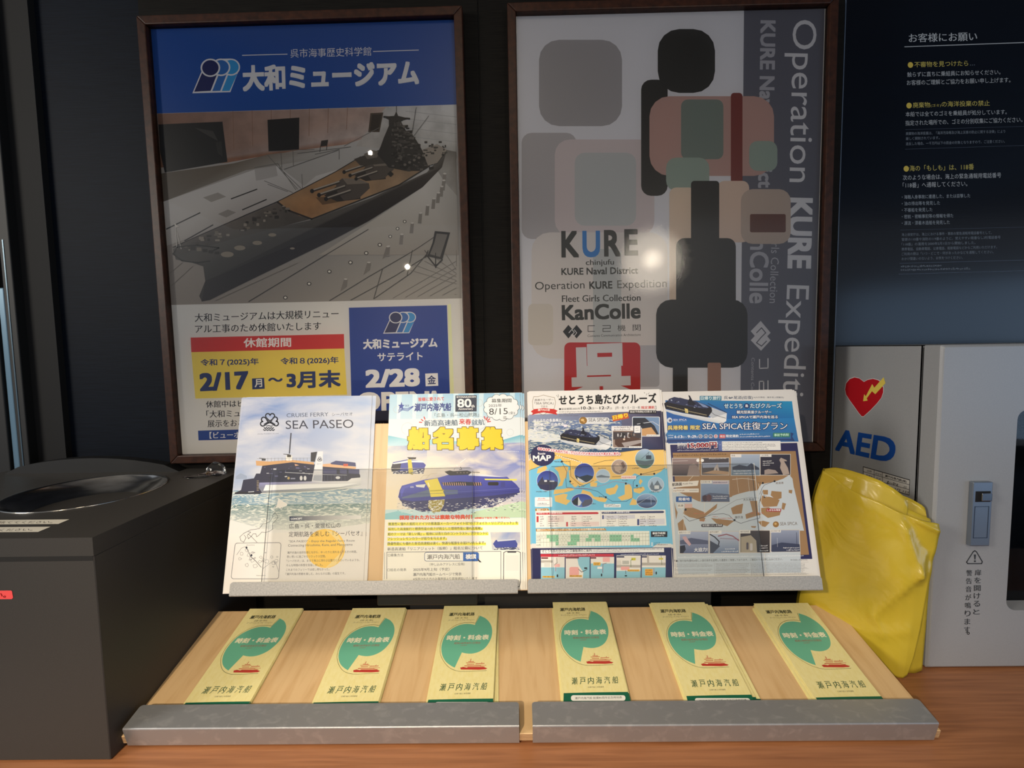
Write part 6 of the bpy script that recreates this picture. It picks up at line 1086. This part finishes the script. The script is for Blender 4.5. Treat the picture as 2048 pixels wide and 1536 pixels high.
RG = [((1838, 1148), (1810, 1060), 9, .005), ((1838, 1148), (1742, 1226), 10, .006), ((1838, 1148), (1852, 1110), 8, .004), ((1742, 1226), (1766, 1268), 6, .005), ((1822, 1040), (1862, 1120), 14, -.005), ((1700, 1070), (1800, 1150), 50, .006), ((1690, 985), (1815, 1060), 16, .003), ((1640, 1000), (1700, 1210), 40, -.004), ((1760, 1270), (1815, 1262), 10, .003), ((1690, 1180), (1835, 1140), 8, .002), ((1660, 1240), (1770, 1330), 30, .004), ((1830, 1040), (1876, 1062), 6, .005)]
def bagpanel(name, T_, B_, L_, R_, off, par, th=.0012, nu=36, nv=44, amp=1):
    g = coons(T_, B_, L_, R_, nu, nv); bm = bmesh.new(); F = []; K = []
    for row in g:
        F.append([]); K.append([])
        for px, py, Y in row:
            d = sum(ridge(px, py, *a_, *b_, w_, h) for a_, b_, w_, h in RG)*amp+.0015*math.sin(px*.045+py*.03)*amp
            p = at(px, py, Y); nrm = Vector((-.30, -.95, .05)); q = p+nrm*(d)+Vector((.35, .93, 0))*off; q.z = max(q.z, .0008)
            if q.y > -.214 and q.x > .668: q.x = .668
            F[-1].append(bm.verts.new(q)); K[-1].append(bm.verts.new(q+Vector((.15, .98, 0))*th))
    for i in range(nv):
        for j in range(nu):
            bm.faces.new((F[i][j], F[i+1][j], F[i+1][j+1], F[i][j+1])); bm.faces.new((K[i][j], K[i][j+1], K[i+1][j+1], K[i+1][j]))
    for i in range(nv): bm.faces.new((F[i][0], K[i][0], K[i+1][0], F[i+1][0])); bm.faces.new((F[i][nu], F[i+1][nu], K[i+1][nu], K[i][nu]))
    for j in range(nu): bm.faces.new((F[0][j], F[0][j+1], K[0][j+1], K[0][j])); bm.faces.new((F[nv][j], K[nv][j], K[nv][j+1], F[nv][j+1]))
    bmesh.ops.recalc_face_normals(bm, faces=bm.faces); me = bpy.data.meshes.new(name); bm.to_mesh(me); bm.free(); me.materials.append(MT['poly']); me.polygons.foreach_set('use_smooth', [True]*len(me.polygons))
    o = linkmesh(name, me, par)
    return o
bag = empty('yellow_bag'); tag(bag, 'folded yellow plastic bag leaning between the rack and the white cabinet', 'plastic bag')
Bt = [(1590, 1296, -.100), (1660, 1306, -.150), (1725, 1328, -.190), (1770, 1345, -.215), (1796, 1354, -.226), (1805, 1355.5, -.2285), (1814, 1350, -.229)]
Lf = [(1646, 941, -.128), (1636, 975, -.128), (1627, 1010, -.126), (1624, 1060, -.122), (1612, 1130, -.115), (1598, 1200, -.108), (1590, 1260, -.103), (1590, 1296, -.100)]
Rt = [(1878, 1048, -.2330), (1879, 1069, -.2330), (1873, 1105, -.2325), (1858, 1167, -.2315), (1841, 1257, -.2305), (1827, 1315, -.2295), (1814, 1350, -.229)]
Tp = [(1646, 941, -.128), (1665, 952, -.142), (1686, 969, -.158), (1712, 985, -.176), (1762, 1006, -.203), (1800, 1026, -.218), (1840, 1040, -.228), (1878, 1048, -.2330)]
bagpanel('front_fold', Tp, Bt, Lf, Rt, 0, bag, .004)
def shift(c, dx, dy): return [(x+dx*(i/(len(c)-1)), y+dy, Y) for i, (x, y, Y) in enumerate(c)]
for i, (tp, off) in enumerate((([(1650, 938, -.128), (1668, 942, -.142), (1690, 948, -.158), (1720, 962, -.176), (1770, 992, -.203), (1805, 1015, -.218), (1840, 1030, -.226), (1872, 1044, -.2310)], .0065), ([(1652, 940, -.128), (1674, 937, -.142), (1703, 943, -.160), (1735, 953, -.180), (1765, 964, -.196), (1795, 982, -.208), (1815, 998, -.215), (1822, 1012, -.217)], .011), ([(1655, 945, -.128), (1690, 950, -.145), (1730, 960, -.165), (1765, 975, -.185), (1800, 993, -.20), (1830, 1004, -.212), (1853, 1017, -.222), (1877, 1040, -.229)], .0155))):
    e_ = tp[-1]; bagpanel('inner_fold', tp, shift(Bt, -8, -2), [(x+6, y, Y) for x, y, Y in Lf[:1]]+Lf[1:-1]+[(1590, 1294, -.1)], [(e_[0]-4*k, e_[1]+(1346-e_[1])*k/6+0, -.215-.010*k/6) for k in range(7)], off, bag, .0030, 26, 26, .35)
